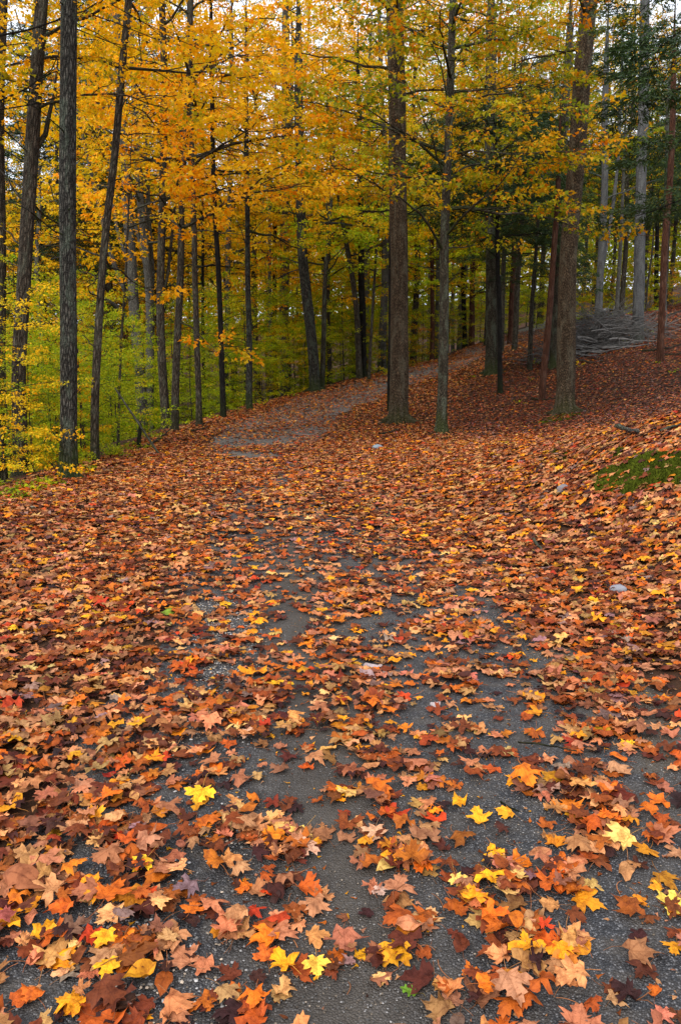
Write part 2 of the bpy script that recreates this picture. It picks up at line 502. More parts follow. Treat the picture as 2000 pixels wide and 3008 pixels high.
path = obj('path', npmesh('path', np.stack([PX, PY, PZ], -1).reshape(-1, 3), [pq], [m], lp=plp.reshape(-1, 3)))
tag(path, kind='structure')


def surf(x, y):
    """height of whatever one stands on"""
    return hgt(x, y) + np.where(np.abs(path_off(x, y)) < 1.35, .007 + .03 * sstep(18, 40, np.asarray(y, float)), 0)


# ------------------------------------------------------------------ fallen leaves
PAL = [  # name, albedo, weight
    ('tan', (.58, .28, .115), .19), ('pinkish tan', (.50, .215, .115), .19), ('pale cream', (.76, .44, .17), .075), ('orange-brown', (.44, .110, .008), .21),
    ('rusty brown', (.17, .044, .008), .20), ('dark brown', (.055, .018, .007), .10), ('golden yellow', (.82, .36, .006), .085),
    ('bright orange', (.68, .175, .004), .065), ('pale purple-grey', (.30, .19, .185), .025), ('red-orange', (.54, .06, .004), .015)]
PW = np.array([p[2] for p in PAL]); PW /= PW.sum()
PC = np.array([p[1] for p in PAL])

LANES = []
for pts, wid in (([(1010, 3000), (990, 2700), (900, 2350), (880, 2150), (840, 1950), (880, 1740), (800, 1600), (760, 1560)], .18),
                 ([(1650, 2900), (1560, 2480), (1380, 2200), (1180, 1960), (1080, 1830)], .20),
                 ([(640, 2900), (700, 2640)], .12), ([(540, 2400), (450, 2300)], .11),
                 ([(1280, 3000), (1300, 2700), (1420, 2420)], .10),
                 ([(1500, 1860), (1420, 1780), (1350, 1740)], .16),
                 ([(640, 1290), (720, 1310), (830, 1290), (930, 1265)], .62), ([(660, 1330), (760, 1345)], .4), ([(950, 1240), (1080, 1165)], .65), 
                 ([(1220, 1100), (1300, 1085), (1420, 1052)], 1.0), ([(1470, 1025), (1600, 985)], 1.1), ([(1120, 1150), (1240, 1095)], .6)):
    LANES.append((np.array([ground_hit(*p)[:2] for p in pts]), wid))


def bare(x, y):
    b = np.zeros(np.shape(x))
    for P, w in LANES:
        d = np.abs(seg_dist(x, y, P))
        b = np.maximum(b, np.exp(-(d / w) ** 2))
    return b


def scatter(n, y0, y1, xpad=.6):
    a = .4361 * 1.06; t = rng.uniform(0, 1, n)
    q = a * (y1 * y1 - y0 * y0) / 2 + xpad * (y1 - y0)                    # even density over the widening strip
    y = (-xpad + np.sqrt(xpad * xpad + 2 * a * (a * y0 * y0 / 2 + xpad * y0 + t * q))) / a
    return rng.uniform(-1, 1, n) * (a * y + xpad), y


MOSS = [([(1752, 1448), (1762, 1400), (1835, 1362), (1920, 1340), (2070, 1325), (2070, 1455), (1900, 1466), (1800, 1472)], .15), ([(1596, 1376), (1632, 1335), (1695, 1326), (1690, 1352), (1640, 1382)], .09),
        ([(1770, 1345), (1830, 1318), (1900, 1312), (1890, 1330), (1800, 1352)], .08), ([(1580, 1247), (1625, 1222), (1700, 1215), (1705, 1227), (1640, 1240)], .03)]
MOSS = [(np.array([ground_hit(*q)[:2] for q in P_]), h_) for P_, h_ in MOSS]


def moss_at(x, y, which=None):
    """thickness of the moss cushions, 0 where there is none"""
    t = np.zeros(np.shape(x))
    for k, (C_, h_) in enumerate(MOSS):
        if which is not None and k != which: continue
        ins = np.zeros(np.shape(x), bool); j = len(C_) - 1
        for i in range(len(C_)):
            cond = ((C_[i, 1] > y) != (C_[j, 1] > y)) & (x < (C_[j, 0] - C_[i, 0]) * (y - C_[i, 1]) / (C_[j, 1] - C_[i, 1] + 1e-9) + C_[i, 0]); ins = ins ^ cond; j = i
        d = np.abs(seg_dist(x, y, np.concatenate([C_, C_[:1]])))
        f = sstep(.0, .30, d + (fbm(x * 5, y * 5, 13) - .5) * .6) * ins * sstep(.36, .50, fbm(x * 2.3, y * 2.3, 91, 3)) * (.25 + 1.5 * np.clip(fbm(x * 3.2, y * 3.2, 3) - .22, 0, 1))
        t = np.maximum(t, f * h_ * 1.25)
    return t


def coverage(x, y):
    s = seg_dist(x, y, EDGE)
    onp = sstep(1.5, .8, np.abs(path_off(x, y)))
    cl = fbm(x * 2.6, y * 2.6, 21, 3); c2 = fbm(x * 7, y * 7, 31, 2)
    near = sstep(9, 5, y)
    po = path_off(x, y)
    open_ = sstep(-.5, .1, po) * sstep(1.9, 1.2, po) * sstep(6.5, 3.2, y)
    c = 1 - onp * (.25 + .30 * near) * sstep(.62, .40, cl)
    c *= 1 - .42 * open_ * sstep(.60, .46, cl)
    bb = bare(x, y) * (1 - .22 * sstep(12, 16, y)) * (1 - .55 * sstep(12, 18, y) * sstep(.38, .62, fbm(x * 1.3, y * .8, 66, 3)))
    c *= 1 - bb * np.where(y > 7, .96 - .5 * sstep(.46, .57, c2) * sstep(16, 9, y), .84 * sstep(.72, .42, c2))
    c *= 1 - .62 * sstep(1.1, .4, np.abs(po + .25)) * sstep(4, 6.5, y) * sstep(24, 18, y) * sstep(.44, .60, fbm(x * 4.0, y * 1.8, 44, 3))
    c *= sstep(.7, -.2, s)
    right = sstep(3.0, 5.5, path_off(x, y)) * sstep(12, 16, y)
    return c * (1 - .25 * right) * (1 - .74 * sstep(.012, .035, moss_at(x, y)))


def leaf_batch(dens, y0, y1, half, rings, ntemp, smin, smax, stem, layers, seed, pad=.6):
    r = np.random.default_rng(seed)
    area = (.4361 * 1.06) * (y1 * y1 - y0 * y0) + 2 * pad * (y1 - y0)
    x, y = scatter(int(area * dens), y0, y1, pad)
    keep = rng.uniform(0, 1, len(x)) < coverage(x, y)
    x, y = x[keep], y[keep]
    n = len(x)
    out = []
    z0 = moss_at(x, y) + .02 * (moss_at(x, y) > .01)
    cidx = r.choice(len(PAL), n, p=PW)
    pt = fbm(x * 1.1, y * 1.1, 77)
    hill = sstep(2.6, 5.0, path_off(x, y)) * sstep(12, 18, y)
    cidx = np.where((r.uniform(0, 1, n) < hill * .5), r.choice([1, 3, 4, 5, 8], n), cidx)
    col = PC[cidx] * (.38 + .92 * r.beta(1.6, 1.3, (n, 1))) * (1 + .10 * r.normal(size=(n, 3)))
    col *= (.80 + .4 * pt)[:, None]
    col *= (1 - hill[:, None] * np.array([[.36, .42, .42]])) * np.array([[.87, .765, .66]])
    size = (smin + (smax - smin) * r.beta(1.7, 2.1, n) * 1.12) * np.where(cidx == 5, .8, 1)
    pr = dict(size=size, yaw=r.uniform(0, 2 * PI, n), tilt=np.abs(r.normal(0, .13, n)) * np.where(bare(x, y) > .35, .5, 1), tdir=r.uniform(0, 2 * PI, n),
              curl=r.normal(.15, .85, n), cdir=r.uniform(0, PI, n), fold=r.normal(.0, .16, n), wave=r.normal(0, .38, n), ph=r.uniform(0, 6.28, n), flip=r.uniform(0, 1, n) < .45)
    crisp = r.uniform(0, 1, n) < .10
    pr['curl'] = np.where(crisp, r.uniform(2, 4.2, n) * np.sign(r.normal(size=n)), pr['curl'])
    lay = r.uniform(0, 1, n) ** 1.4 * layers * np.clip(coverage(x, y) * 1.3 - .35, .02, 1)
    tid = r.integers(0, ntemp, n)
    T = [leaf_template(half, r, rings, stem=stem, jit=r.uniform(.04, .12)) for _ in range(ntemp - (4 if stem else 0))]
    if stem: T += [leaf_template(_oval, r, rings, (0, .45), .04), leaf_template(_oval, r, rings, (0, .45), .08), leaf_template(_oak, r, rings, (0, .45), .05), leaf_template(_torn, r, rings, (.12, .33), .06)]
    if stem: tid = np.where((tid >= ntemp - 4) & (r.uniform(0, 1, n) < .45), r.integers(0, ntemp - 4, n), tid)
    return dict(x=x, y=y, z0=z0, col=np.clip(col, .01, .9), cidx=cidx, lay=lay, tid=tid, T=T, pr=pr, n=n, crisp=crisp)


def realise(B, k):
    """vertices of the leaves of template k"""
    sel = np.where(B['tid'] == k)[0]
    V, Q, T, ns = B['T'][k]
    pr = {a: b[sel] for a, b in B['pr'].items()}
    P = deform_leaves(V, np.zeros((len(sel), 3)), **pr)
    body = P[:, :len(V) - ns] if ns else P
    low = body[..., 2].min(1)
    P[..., 2] += (np.maximum(-low, .0) + B['lay'][sel] + .003)[:, None]
    gx_ = surf(P[..., 0] + B['x'][sel][:, None], P[..., 1] + B['y'][sel][:, None]) if len(sel) else 0
    P[..., 2] = np.maximum(P[..., 2] * 1.0, .002) + gx_ + B['z0'][sel][:, None]
    P[..., 0] += B['x'][sel][:, None]; P[..., 1] += B['y'][sel][:, None]
    C = np.repeat(B['col'][sel][:, None], len(V), 1)
    if ns: C[:, -ns:] = C[:, -ns:] * .4 + np.array([.28, .12, .05]) * .6
    LP = np.repeat(V[None] , len(sel), 0).copy(); LP[..., 2] = (np.arange(len(sel)) * 1.37 + k * 3.1)[:, None] % 57
    return sel, P, C, LP, Q, T


def merge(parts):
    V, C, L, Q, T, n = [], [], [], [], [], 0
    for P, c, lp, q, t in parts:
        m_, k = P.shape[:2]
        o = (np.arange(m_) * k + n)[:, None, None]
        if len(q): Q.append((q[None] + o).reshape(-1, 4))
        T.append((t[None] + o).reshape(-1, 3))
        V.append(P.reshape(-1, 3)); C.append(c.reshape(-1, 3)); L.append(lp.reshape(-1, 3)); n += m_ * k
    return np.concatenate(V), [np.concatenate(Q) if Q else np.zeros((0, 4), int), np.concatenate(T)], np.concatenate(C), np.concatenate(L)


NEAR = leaf_batch(680, .2, 6.5, _half, (.55,), 18, .034, .094, True, .040, 101, 2.0)
MID = leaf_batch(660, 6.5, 15, _hmid, (), 12, .038, .094, False, .05, 102, 2.6)
FARL = leaf_batch(350, 15, 27, _hfar, (), 8, .048, .096, False, .05, 103, 4.0)
FARM = leaf_batch(190, 27, 46, _hfar, (), 6, .065, .12, False, .05, 104, 5.0)

# leaves one can point out in the photograph, laid on top: (x, y in the photo, width in its pixels, colour, outline, curl, yaw in degrees)
SPECIAL = [
    (790, 2632, 62, (.75, .07, .01), 'm', .5, 200, 'small bright red maple leaf alone on the dark asphalt', 'red'),
    (1208, 2945, 56, (.13, .26, .02), 'o', .3, 70, 'small green lobed leaf lying flat on the asphalt', 'green'),
    (1540, 2322, 128, (.72, .19, .012), 'm', -.8, 190, 'large bright orange maple leaf standing up on the asphalt', 'bright orange'),
    (885, 2478, 92, (.85, .56, .12), 'm', .2, 150, 'pale yellow maple leaf with clean lobes flat on the asphalt', 'pale yellow'),
    (930, 2872, 98, (.85, .50, .06), 'm', .2, 185, 'golden yellow maple leaf with long stalk alone on the asphalt', 'golden yellow'),
    (505, 1815, 52, (.16, .24, .02), 'v', .4, 95, 'green oval leaf lying among brown leaves beside the path', 'green'),
    (1085, 2012, 66, (.30, .20, .20), 'v', 1.2, 40, 'folded grey-purple oval leaf standing up on the leafy path', 'grey-purple'),
    (1102, 1972, 62, (.42, .34, .34), 'v', .8, 110, 'pale lilac-grey oval leaf lying on the leafy path', 'lilac-grey'),
    (1280, 2080, 48, (.42, .36, .36), 'v', 1.4, 120, 'narrow pale grey folded leaf on dark asphalt', 'pale grey'),
    (1975, 2690, 120, (.80, .60, .09), 'm', .3, 140, 'large lemon yellow maple leaf cut off by the right border', 'lemon yellow'),
    (1405, 2420, 92, (.82, .36, .015), 'm', .3, 10, 'orange-yellow maple leaf on top of purple and tan leaves', 'orange-yellow'),
    (1485, 2412, 82, (.80, .33, .015), 'm', -1.2, 60, 'curled orange-yellow leaf on asphalt below the large orange leaf', 'orange-yellow'),
    (1345, 2615, 76, (.84, .54, .12), 'm', .4, 200, 'pale yellow leaf left of the crowded brown leaves on asphalt', 'pale yellow'),
    (1815, 2495, 130, (.80, .50, .13), 'm', .2, 100, 'broad cream-yellow maple leaf spread flat on asphalt at right', 'cream-yellow'),
    (1010, 2350, 70, (.84, .40, .015), 'm', .5, 140, 'orange-yellow leaf under a tan leaf in the middle of the path', 'orange-yellow'),
    (1100, 2470, 96, (.62, .34, .19), 'm', .6, 170, 'tan maple leaf with drooping tips alone on the asphalt', 'tan'),
    (1115, 2640, 62, (.55, .36, .28), 'm', .9, 200, 'small pinkish star-shaped leaf alone on the asphalt', 'pinkish'),
    (895, 2520, 112, (.56, .30, .19), 'm', .5, 160, 'pinkish tan maple leaf below the pale yellow leaf on asphalt', 'pinkish tan'),
    (725, 2185, 70, (.58, .32, .20), 'm', .3, 180, 'tan maple leaf alone where asphalt meets the left leaves', 'tan'),
    (265, 2665, 115, (.33, .11, .05), 'm', -.8, 100, 'large dull brown leaf lying flat in the thick left leaves', 'dull brown'),
    (60, 2640, 150, (.30, .10, .04), 'v', -.9, 250, 'broad smooth brown leaf with one rib at the left border', 'brown'),
    (310, 2815, 100, (.82, .36, .012), 'm', .3, 170, 'golden orange maple leaf in the thick leaves at lower left', 'golden orange'),
    (320, 2900, 100, (.85, .42, .015), 'm', .3, 185, 'bright golden leaf second up from the bottom left corner', 'golden'),
    (590, 2360, 110, (.85, .46, .02), 'm', .4, 175, 'bright golden maple leaf at the edge of the pale gravel', 'golden'),
    (280, 2425, 78, (.80, .30, .012), 'm', .5, 30, 'bright orange leaf in the thick brown leaves at left', 'bright orange'),
    (420, 2580, 88, (.85, .46, .02), 'm', .4, 150, 'golden yellow leaf resting between tan leaves and pale gravel', 'golden yellow'),
    (1660, 2840, 108, (.55, .17, .02), 'm', -1.1, 200, 'cupped rusty orange leaf with dark half on asphalt', 'rusty orange'),
    (1500, 2960, 150, (.45, .20, .10), 'm', .4, 190, 'large brown maple leaf at the bottom border of the path', 'brown'),
    (1110, 2830, 110, (.26, .09, .04), 'm', .9, 120, 'dark brown crumpled leaf alone on the dirt strip', 'dark brown'),
    (1120, 2895, 66, (.74, .42, .14), 'm', .4, 170, 'small cream leaf overlapping a brown leaf on the dirt strip', 'cream'),
    (1925, 2625, 58, (.78, .30, .012), 'm', .6, 90, 'small orange leaf alone on gravelly asphalt near right border', 'orange'),
    (1190, 2530, 70, (.80, .26, .012), 'm', .7, 10, 'orange leaf under a cream leaf left of the asphalt gap', 'orange'),
    (1840, 2200, 60, (.86, .46, .02), 'm', .3, 20, 'bright yellow leaf upright among tan leaves at right', 'bright yellow'),
    (780, 2820, 96, (.58, .12, .015), 'm', -.6, 20, 'red-brown maple leaf leaning on cream leaves at the gravel edge', 'red-brown'),
]
r = np.random.default_rng(5)
special_tpl = {'m': leaf_template(_half, r, (.55,), jit=.02), 'v': leaf_template(_oval, r, (.55,), centre=(0, .45), jit=.01), 'o': leaf_template(_oak, r, (.55,), centre=(0, .45), jit=.01)}
specials = []
for q, (u, v, w, c, kind, curl, yaw, label, cname) in enumerate(SPECIAL):
    P = ground_hit(u, v); d = float((P - CAM) @ FWD)
    size = w * d / F * (.74 if kind == 'm' else 1.0)
    V, Q, T, ns = special_tpl[kind]
    Pv = deform_leaves(V, np.zeros((1, 3)), np.array([size]), np.array([math.radians(yaw)]), np.array([.12 + .1 * r.uniform()]), np.array([-PI / 2]) - math.radians(yaw), np.array([curl * 1.6]),
                       np.array([r.uniform(0, PI)]), np.array([.12]), np.array([.18]), np.array([r.uniform(0, 6)]), np.array([False]))[0]
    body = Pv[:len(V) - ns]
    thick = float(coverage(P[0:1], P[1:2])[0])
    Pv[:, 2] = np.maximum(Pv[:, 2] - body[:, 2].min() + .004 + .05 * max(0, thick - .45), .002)
    gz = surf(Pv[:, 0] + P[0], Pv[:, 1] + P[1])
    Pv = Pv + [P[0], P[1], 0]; Pv[:, 2] += gz
    C = np.repeat(np.array(c)[None], len(V), 0); C[-ns:] = C[-ns:] * .3 + np.array([.3, .14, .05]) * .7
    LP = V.copy(); LP[:, 2] = q * 1.7 + .3
    specials.append(dict(P=Pv, C=C, LP=LP, Q=Q, T=T, label=label, cname=cname, u=u, v=v))

# which near leaves show most: look at them from the camera through a ray tree
near_parts = []; owner = []
for k in range(len(NEAR['T'])): near_parts.append(realise(NEAR, k))
bv, bt, bo, nv = [], [], [], 0
for sel, P, C, LP, Q, T in near_parts:
    pick = np.where(NEAR['y'][sel] < 4.4)[0]
    k = P.shape[1]
    o = (np.arange(len(pick)) * k + nv)[:, None, None]
    tri = np.concatenate([Q[:, [0, 1, 2]], Q[:, [0, 2, 3]], T])
    bt.append((tri[None] + o).reshape(-1, 3)); bo.append(np.repeat(sel[pick], len(tri))); bv.append(P[pick].reshape(-1, 3)); nv += len(pick) * k
for q, s in enumerate(specials):
    tri = np.concatenate([s['Q'][:, [0, 1, 2]], s['Q'][:, [0, 2, 3]], s['T']]) + nv
    bt.append(tri); bo.append(np.full(len(tri), -1 - q)); bv.append(s['P']); nv += len(s['P'])
bo = np.concatenate(bo)
tree = BVHTree.FromPolygons(np.concatenate(bv).tolist(), np.concatenate(bt).tolist())
seen = {}
where = {}
cam_v = Vector(CAM)
for v in range(1500, 3008, 9):
    for u in range(4, 2000, 9):
        d = ray(u, v)
        h = tree.ray_cast(cam_v, Vector(d), 12)
        if h[2] is not None:
            i = int(bo[h[2]]); seen[i] = seen.get(i, 0) + 1
            w = where.setdefault(i, [0, 0]); w[0] += u; w[1] += v
N_SINGLE = 298 - len(specials)
single = sorted((i for i in seen if i >= 0), key=lambda i: -seen[i])[:N_SINGLE]
single_set = set(single)

# labels for the single leaves
REDLEAF = None
leafinfo = []
for q, s in enumerate(specials):
    leafinfo.append(dict(i=-1 - q, u=s['u'], v=s['v'], c=s['cname'], label=s['label'], key=True))
LX = {}
for sel, P, C, LP, Q, T in near_parts:
    for j, i in enumerate(sel):
        if i in single_set: LX[int(i)] = (P[j], C[j], LP[j], Q, T)
sizes = NEAR['pr']['size']
bare_near = bare(NEAR['x'], NEAR['y']); cov_near = coverage(NEAR['x'], NEAR['y'])
for i in single:
    n = seen[i]; u, v = where[i][0] / n, where[i][1] / n
    cn = PAL[NEAR['cidx'][i]][0]
    sz = 'large' if sizes[i] > .074 else ('small' if sizes[i] < .060 else 'medium-sized')
    form = 'tightly curled' if NEAR['crisp'][i] else ('flat' if abs(NEAR['pr']['curl'][i]) < .5 and abs(NEAR['pr']['wave'][i]) < .25 else 'crumpled')
    leafinfo.append(dict(i=i, u=u, v=v, c=cn, sz=sz, form=form, key=False))
marks = [(s['u'], s['v'], s['label']) for s in specials]
MARKNAME = {0: 'the small red leaf', 1: 'the green lobed leaf', 2: 'the large upright orange leaf', 3: 'the clean pale yellow leaf', 4: 'the long-stalked golden leaf', 6: 'the folded grey-purple leaf',
            9: 'the lemon yellow leaf', 13: 'the broad cream-yellow leaf', 16: 'the pinkish star-shaped leaf', 20: 'the smooth one-ribbed brown leaf', 23: 'the golden leaf by the gravel',
            26: 'the cupped rusty leaf', 27: 'the large brown leaf at the bottom', 24: 'the orange leaf in the left leaves', 21: 'the golden orange leaf at lower left', 32: 'the upright bright yellow leaf'}


def bearing(du, dv):
    a = math.degrees(math.atan2(-dv, du)) % 360
    return ['right of', 'above and right of', 'above', 'above and left of', 'left of', 'below and left of', 'below', 'below and right of'][int(((a + 22.5) % 360) // 45)]


ORD = ['nearest', 'second', 'third', 'fourth', 'fifth', 'sixth', 'seventh', 'eighth', 'ninth', 'tenth']
ORD1 = ['first', 'second', 'third', 'fourth', 'fifth', 'sixth', 'seventh', 'eighth', 'ninth', 'tenth', 'eleventh', 'twelfth']
buckets = {}
for L in leafinfo:
    if L['key']: continue
    k = min(MARKNAME, key=lambda k: math.hypot(specials[k]['u'] - L['u'], (specials[k]['v'] - L['v']) * 1.4))
    L['m'] = k; L['b'] = bearing(L['u'] - specials[k]['u'], (L['v'] - specials[k]['v']) * 1.4)
    L['dist'] = math.hypot(specials[k]['u'] - L['u'], specials[k]['v'] - L['v'])
    buckets.setdefault((L['c'], L['sz'], L['form'], L['m'], L['b']), []).append(L)
for (c, sz, form, mk, b), Ls in buckets.items():
    Ls.sort(key=lambda L: L['dist'])
    for q, L in enumerate(Ls):
        if len(Ls) == 1: L['label'] = f"{sz} {form} {c} leaf {b} {MARKNAME[mk]}"
        else: L['label'] = f"{sz} {form} {c} leaf, {ORD1[q]} {b} {MARKNAME[mk]}"
        for a_, b_ in (('tightly ', ''), ('medium-sized ', 'middling '), ('above and left of', 'up-left of'), ('above and right of', 'up-right of'), ('below and left of', 'down-left of'), ('below and right of', 'down-right of')):
            if len(L['label'].split()) > 16: L['label'] = L['label'].replace(a_, b_)

lm = [M_LITTER]
for L in leafinfo:
    if L['i'] < 0:
        s = specials[-1 - L['i']]; P, C, LP, Q, T = s['P'], s['C'], s['LP'], s['Q'], s['T']
    else:
        P, C, LP, Q, T = LX[L['i']]
    base = P.mean(0); base[2] = P[:, 2].min()
    o = obj('fallen_leaf', npmesh('fallen_leaf', P - base, [Q, T], lm, col=C, lp=LP), loc=base)
    tag(o, ' '.join(L['label'].split()), 'leaf', 'fallen leaves on the path')

parts = []
for sel, P, C, LP, Q, T in near_parts:
    kp = np.array([int(i) not in single_set for i in sel])
    parts.append((P[kp], C[kp], LP[kp], Q, T))
# crumbs: torn bits of leaf and loose stalks on the near path
r = np.random.default_rng(64); n = 6500
x, y = scatter(n, 1.1, 7.5, .2)
Tv, Tq, Tt, ns = leaf_template(_hfar, r, (), stem=False)
pr = dict(size=r.uniform(.006, .026, n), yaw=r.uniform(0, 6.28, n), tilt=r.uniform(0, .3, n), tdir=r.uniform(0, 6.28, n), curl=r.normal(0, 2, n), cdir=r.uniform(0, PI, n), fold=r.normal(0, .3, n), wave=r.normal(0, .3, n), ph=r.uniform(0, 6, n), flip=r.uniform(0, 1, n) < .5)
Pc = deform_leaves(Tv * [.6, 1, 1], np.zeros((n, 3)), **pr)
Pc[..., 2] += (np.maximum(-Pc[..., 2].min(1), 0) + .001)[:, None]
Pc += np.stack([x, y, surf(x, y)], -1)[:, None]
cc = PC[r.choice([0, 1, 3, 4, 4, 5, 6], n)] * r.uniform(.6, 1.1, (n, 1))
parts.append((Pc, np.repeat(cc[:, None], len(Tv), 1), np.repeat(Tv[None], n, 0), Tq, Tt))
n = 420; x, y = scatter(n, 1.1, 6, .2); L_ = r.uniform(.03, .09, n); a_ = r.uniform(0, 6.28, n); bend = r.normal(0, .25, n)
tt = np.linspace(-1, 1, 5)[None, :, None]; wv = np.array([-1, 1])[None, None, :]
sx = (tt * L_[:, None, None] * .5 + 0 * wv); sy = bend[:, None, None] * L_[:, None, None] * tt ** 2 * .5 + wv * .0011
sz = .004 + .004 * (1 - tt ** 2) + 0 * wv + np.zeros((n, 1, 1))
ca, sa = np.cos(a_)[:, None, None], np.sin(a_)[:, None, None]
Ps = np.stack([sx * ca - sy * sa + x[:, None, None], sx * sa + sy * ca + y[:, None, None], sz], -1).reshape(n, 10, 3)
Ps[..., 2] += surf(Ps[..., 0], Ps[..., 1])
sq = np.array([(2 * k, 2 * k + 2, 2 * k + 3, 2 * k + 1) for k in range(4)])
parts.append((Ps, np.repeat((np.array([[.26, .10, .035]]) * r.uniform(.6, 1.4, (n, 1)))[:, None], 10, 1), np.zeros((n, 10, 3)) + 5, sq, np.zeros((0, 3), int)))
for B in (MID, FARL, FARM):
    for k in range(len(B['T'])):
        sel, P, C, LP, Q, T = realise(B, k)
        parts.append((P, C, LP, Q, T))
V, FA, C, LPv = merge(parts)
litter = obj('leaf_litter', npmesh('leaf_litter', V, FA, lm, col=C, lp=LPv))
tag(litter, 'thick carpet of orange, tan and brown fallen maple leaves', 'leaf litter', kind='stuff')
del V, FA, C, LPv, parts, near_parts, bv, bt, bo, tree, MID, FARL, FARM

# ------------------------------------------------------------------ gravel along the left side of the path
r = np.random.default_rng(8)
gp = []
n = 60000
x, y = scatter(n, 1.1, 5.2, .1)
po = path_off(x, y)
dens = np.exp(-((po + .78) / .24) ** 2) + .85 * (np.abs(po) < 1.35) * sstep(.42, .6, fbm(x * 1.7, y * 1.7, 58))
dens *= sstep(.30, .62, fbm(x * 3.1, y * 2.2, 55)) * .9 + .1
kp = r.uniform(0, 1, n) < dens
x, y = x[kp], y[kp]; n = len(x)
ico = np.array([(0, 0, 1), (.9, 0, .25), (.28, .85, .2), (-.72, .53, .25), (-.72, -.53, .2), (.28, -.85, .25), (.3, .2, -.5), (-.3, .1, -.5)])
icf = np.array([(0, 1, 2), (0, 2, 3), (0, 3, 4), (0, 4, 5), (0, 5, 1), (6, 2, 1), (6, 7, 2), (7, 3, 2), (7, 4, 3), (7, 5, 4), (6, 5, 7), (6, 1, 5)])
sz = r.uniform(.0018, .0050, n) * (.7 + .6 * np.exp(-((path_off(x, y) + .78) / .22) ** 2))
an = r.uniform(0, 6.28, n)
Pv = ico[None] * (1 + .3 * r.normal(size=(n, 8, 3)) * .6) * sz[:, None, None] * np.stack([r.uniform(.8, 1.5, n), np.ones(n), r.uniform(.5, .9, n)], -1)[:, None]
ca, sa = np.cos(an)[:, None], np.sin(an)[:, None]
Pv = np.stack([Pv[..., 0] * ca - Pv[..., 1] * sa, Pv[..., 0] * sa + Pv[..., 1] * ca, Pv[..., 2]], -1)
Pv += np.stack([x, y, surf(x, y) + sz * .25], -1)[:, None]
gc = np.where(r.uniform(0, 1, (n, 1)) < .35, np.array([[.25, .24, .235]]), np.array([[.10, .095, .09]])) * r.uniform(.6, 1.35, (n, 1))
gc *= np.where(np.abs(path_off(x, y) + .78) < .22, 1.45, .8)[:, None] * np.where(r.uniform(0, 1, (n, 1)) < .4, np.array([[1.1, .92, .72]]), 1)
gc = np.repeat(gc[:, None], 8, 1)
m, nt = mat('gravel_stone'); g = N(nt)
g.out(g.princ(g.attr('col', 'Color'), .8, None, .3))
V = Pv.reshape(-1, 3); T = (icf[None] + (np.arange(n) * 8)[:, None, None]).reshape(-1, 3)
gravel = obj('gravel', npmesh('gravel', V, [T], [m], col=gc.reshape(-1, 3), smooth=False))
tag(gravel, 'loose pale grey gravel along the left edge of the asphalt', 'gravel', kind='stuff')

# ------------------------------------------------------------------ tree foliage
_l6 = np.array([(0, 0, 0), (.5, .28, .10), (.22, .46, .05), (0, 1, -.06), (-.22, .46, .05), (-.5, .28, .10)])
_l6f = np.array([(0, 1, 2), (0, 2, 3), (0, 3, 4), (0, 4, 5)])
_n4 = np.array([(-.11, 0, 0), (.11, 0, 0), (.07, 1, 0), (-.07, 1, 0)])
_n4f = np.array([(0, 1, 2), (0, 2, 3)])


def place_leaves(pos, yaw, pitch, roll, size, base):
    x, y, z = base[:, 0][None] * size[:, None], base[:, 1][None] * size[:, None], base[:, 2][None] * size[:, None]
    cr, sr = np.cos(roll)[:, None], np.sin(roll)[:, None]
    x, z = x * cr + z * sr, -x * sr + z * cr
    cp, sp = np.cos(pitch)[:, None], np.sin(pitch)[:, None]
    y, z = y * cp - z * sp, y * sp + z * cp
    cy, sy = np.cos(yaw)[:, None], np.sin(yaw)[:, None]
    return np.stack([x * cy - y * sy, x * sy + y * cy, z], -1) + pos[:, None]


def spray_template(r, n=40, leaf=.085, needle=False, length=.9):
    """one flat spray of leaves round a short twig that runs along +y"""
    t = np.sqrt(r.uniform(.02, 1, n)) * length
    side = r.choice([-1, 1], n)
    reach = r.uniform(0, 1, n) ** .8 * (.52 * (1 - .45 * t / length)) * length
    a = np.radians(r.normal(52, 10, n))
    px = side * reach * np.sin(a); py = t * .75 + reach * np.cos(a) * .6
    pz = -.10 * (px ** 2 + py ** 2) + r.normal(0, .035, n)
    yaw = -side * np.radians(r.normal(48, 35, n))
    if needle:
        return place_leaves(np.stack([px, py, pz], -1), yaw, r.normal(-.3, .35, n), r.normal(0, .6, n), r.uniform(.06, .13, n), _n4), _n4f
    return place_leaves(np.stack([px, py, pz], -1), yaw, r.normal(-.35, .40, n), r.normal(0, .55, n), leaf * r.uniform(.65, 1.2, n), _l6), _l6f


_r = np.random.default_rng(3)
SPRAYS = [spray_template(_r, 36, .098) for _ in range(8)]
SPRAYS_SMALL = [spray_template(_r, 46, .062, length=.75) for _ in range(6)]
SPRAYS_THIN = [spray_template(_r, 16, .095) for _ in range(6)]
NEEDLES = [spray_template(_r, 150, needle=True, length=1.0) for _ in range(5)]

PALS = {
    'orange': np.array([(.88, .42, .006), (.84, .30, .004), (.90, .50, .009), (.62, .42, .010), (.86, .36, .005)]),
    'amber': np.array([(.88, .48, .007), (.84, .38, .005), (.72, .46, .009), (.40, .34, .010), (.88, .42, .006)]),
    'yellow': np.array([(.84, .54, .012), (.74, .48, .010), (.54, .45, .012), (.84, .42, .007)]),
    'lime': np.array([(.35, .43, .008), (.48, .48, .010), (.26, .36, .008), (.60, .46, .010)]),
    'green': np.array([(.20, .29, .009), (.28, .35, .010), (.38, .40, .012), (.14, .21, .008)]),
    'olive': np.array([(.24, .24, .008), (.40, .33, .009), (.58, .30, .006), (.16, .19, .008), (.64, .20, .005)]),
    'evergreen': np.array([(.030, .060, .018), (.045, .080, .022), (.022, .045, .016), (.06, .09, .02)]),
}


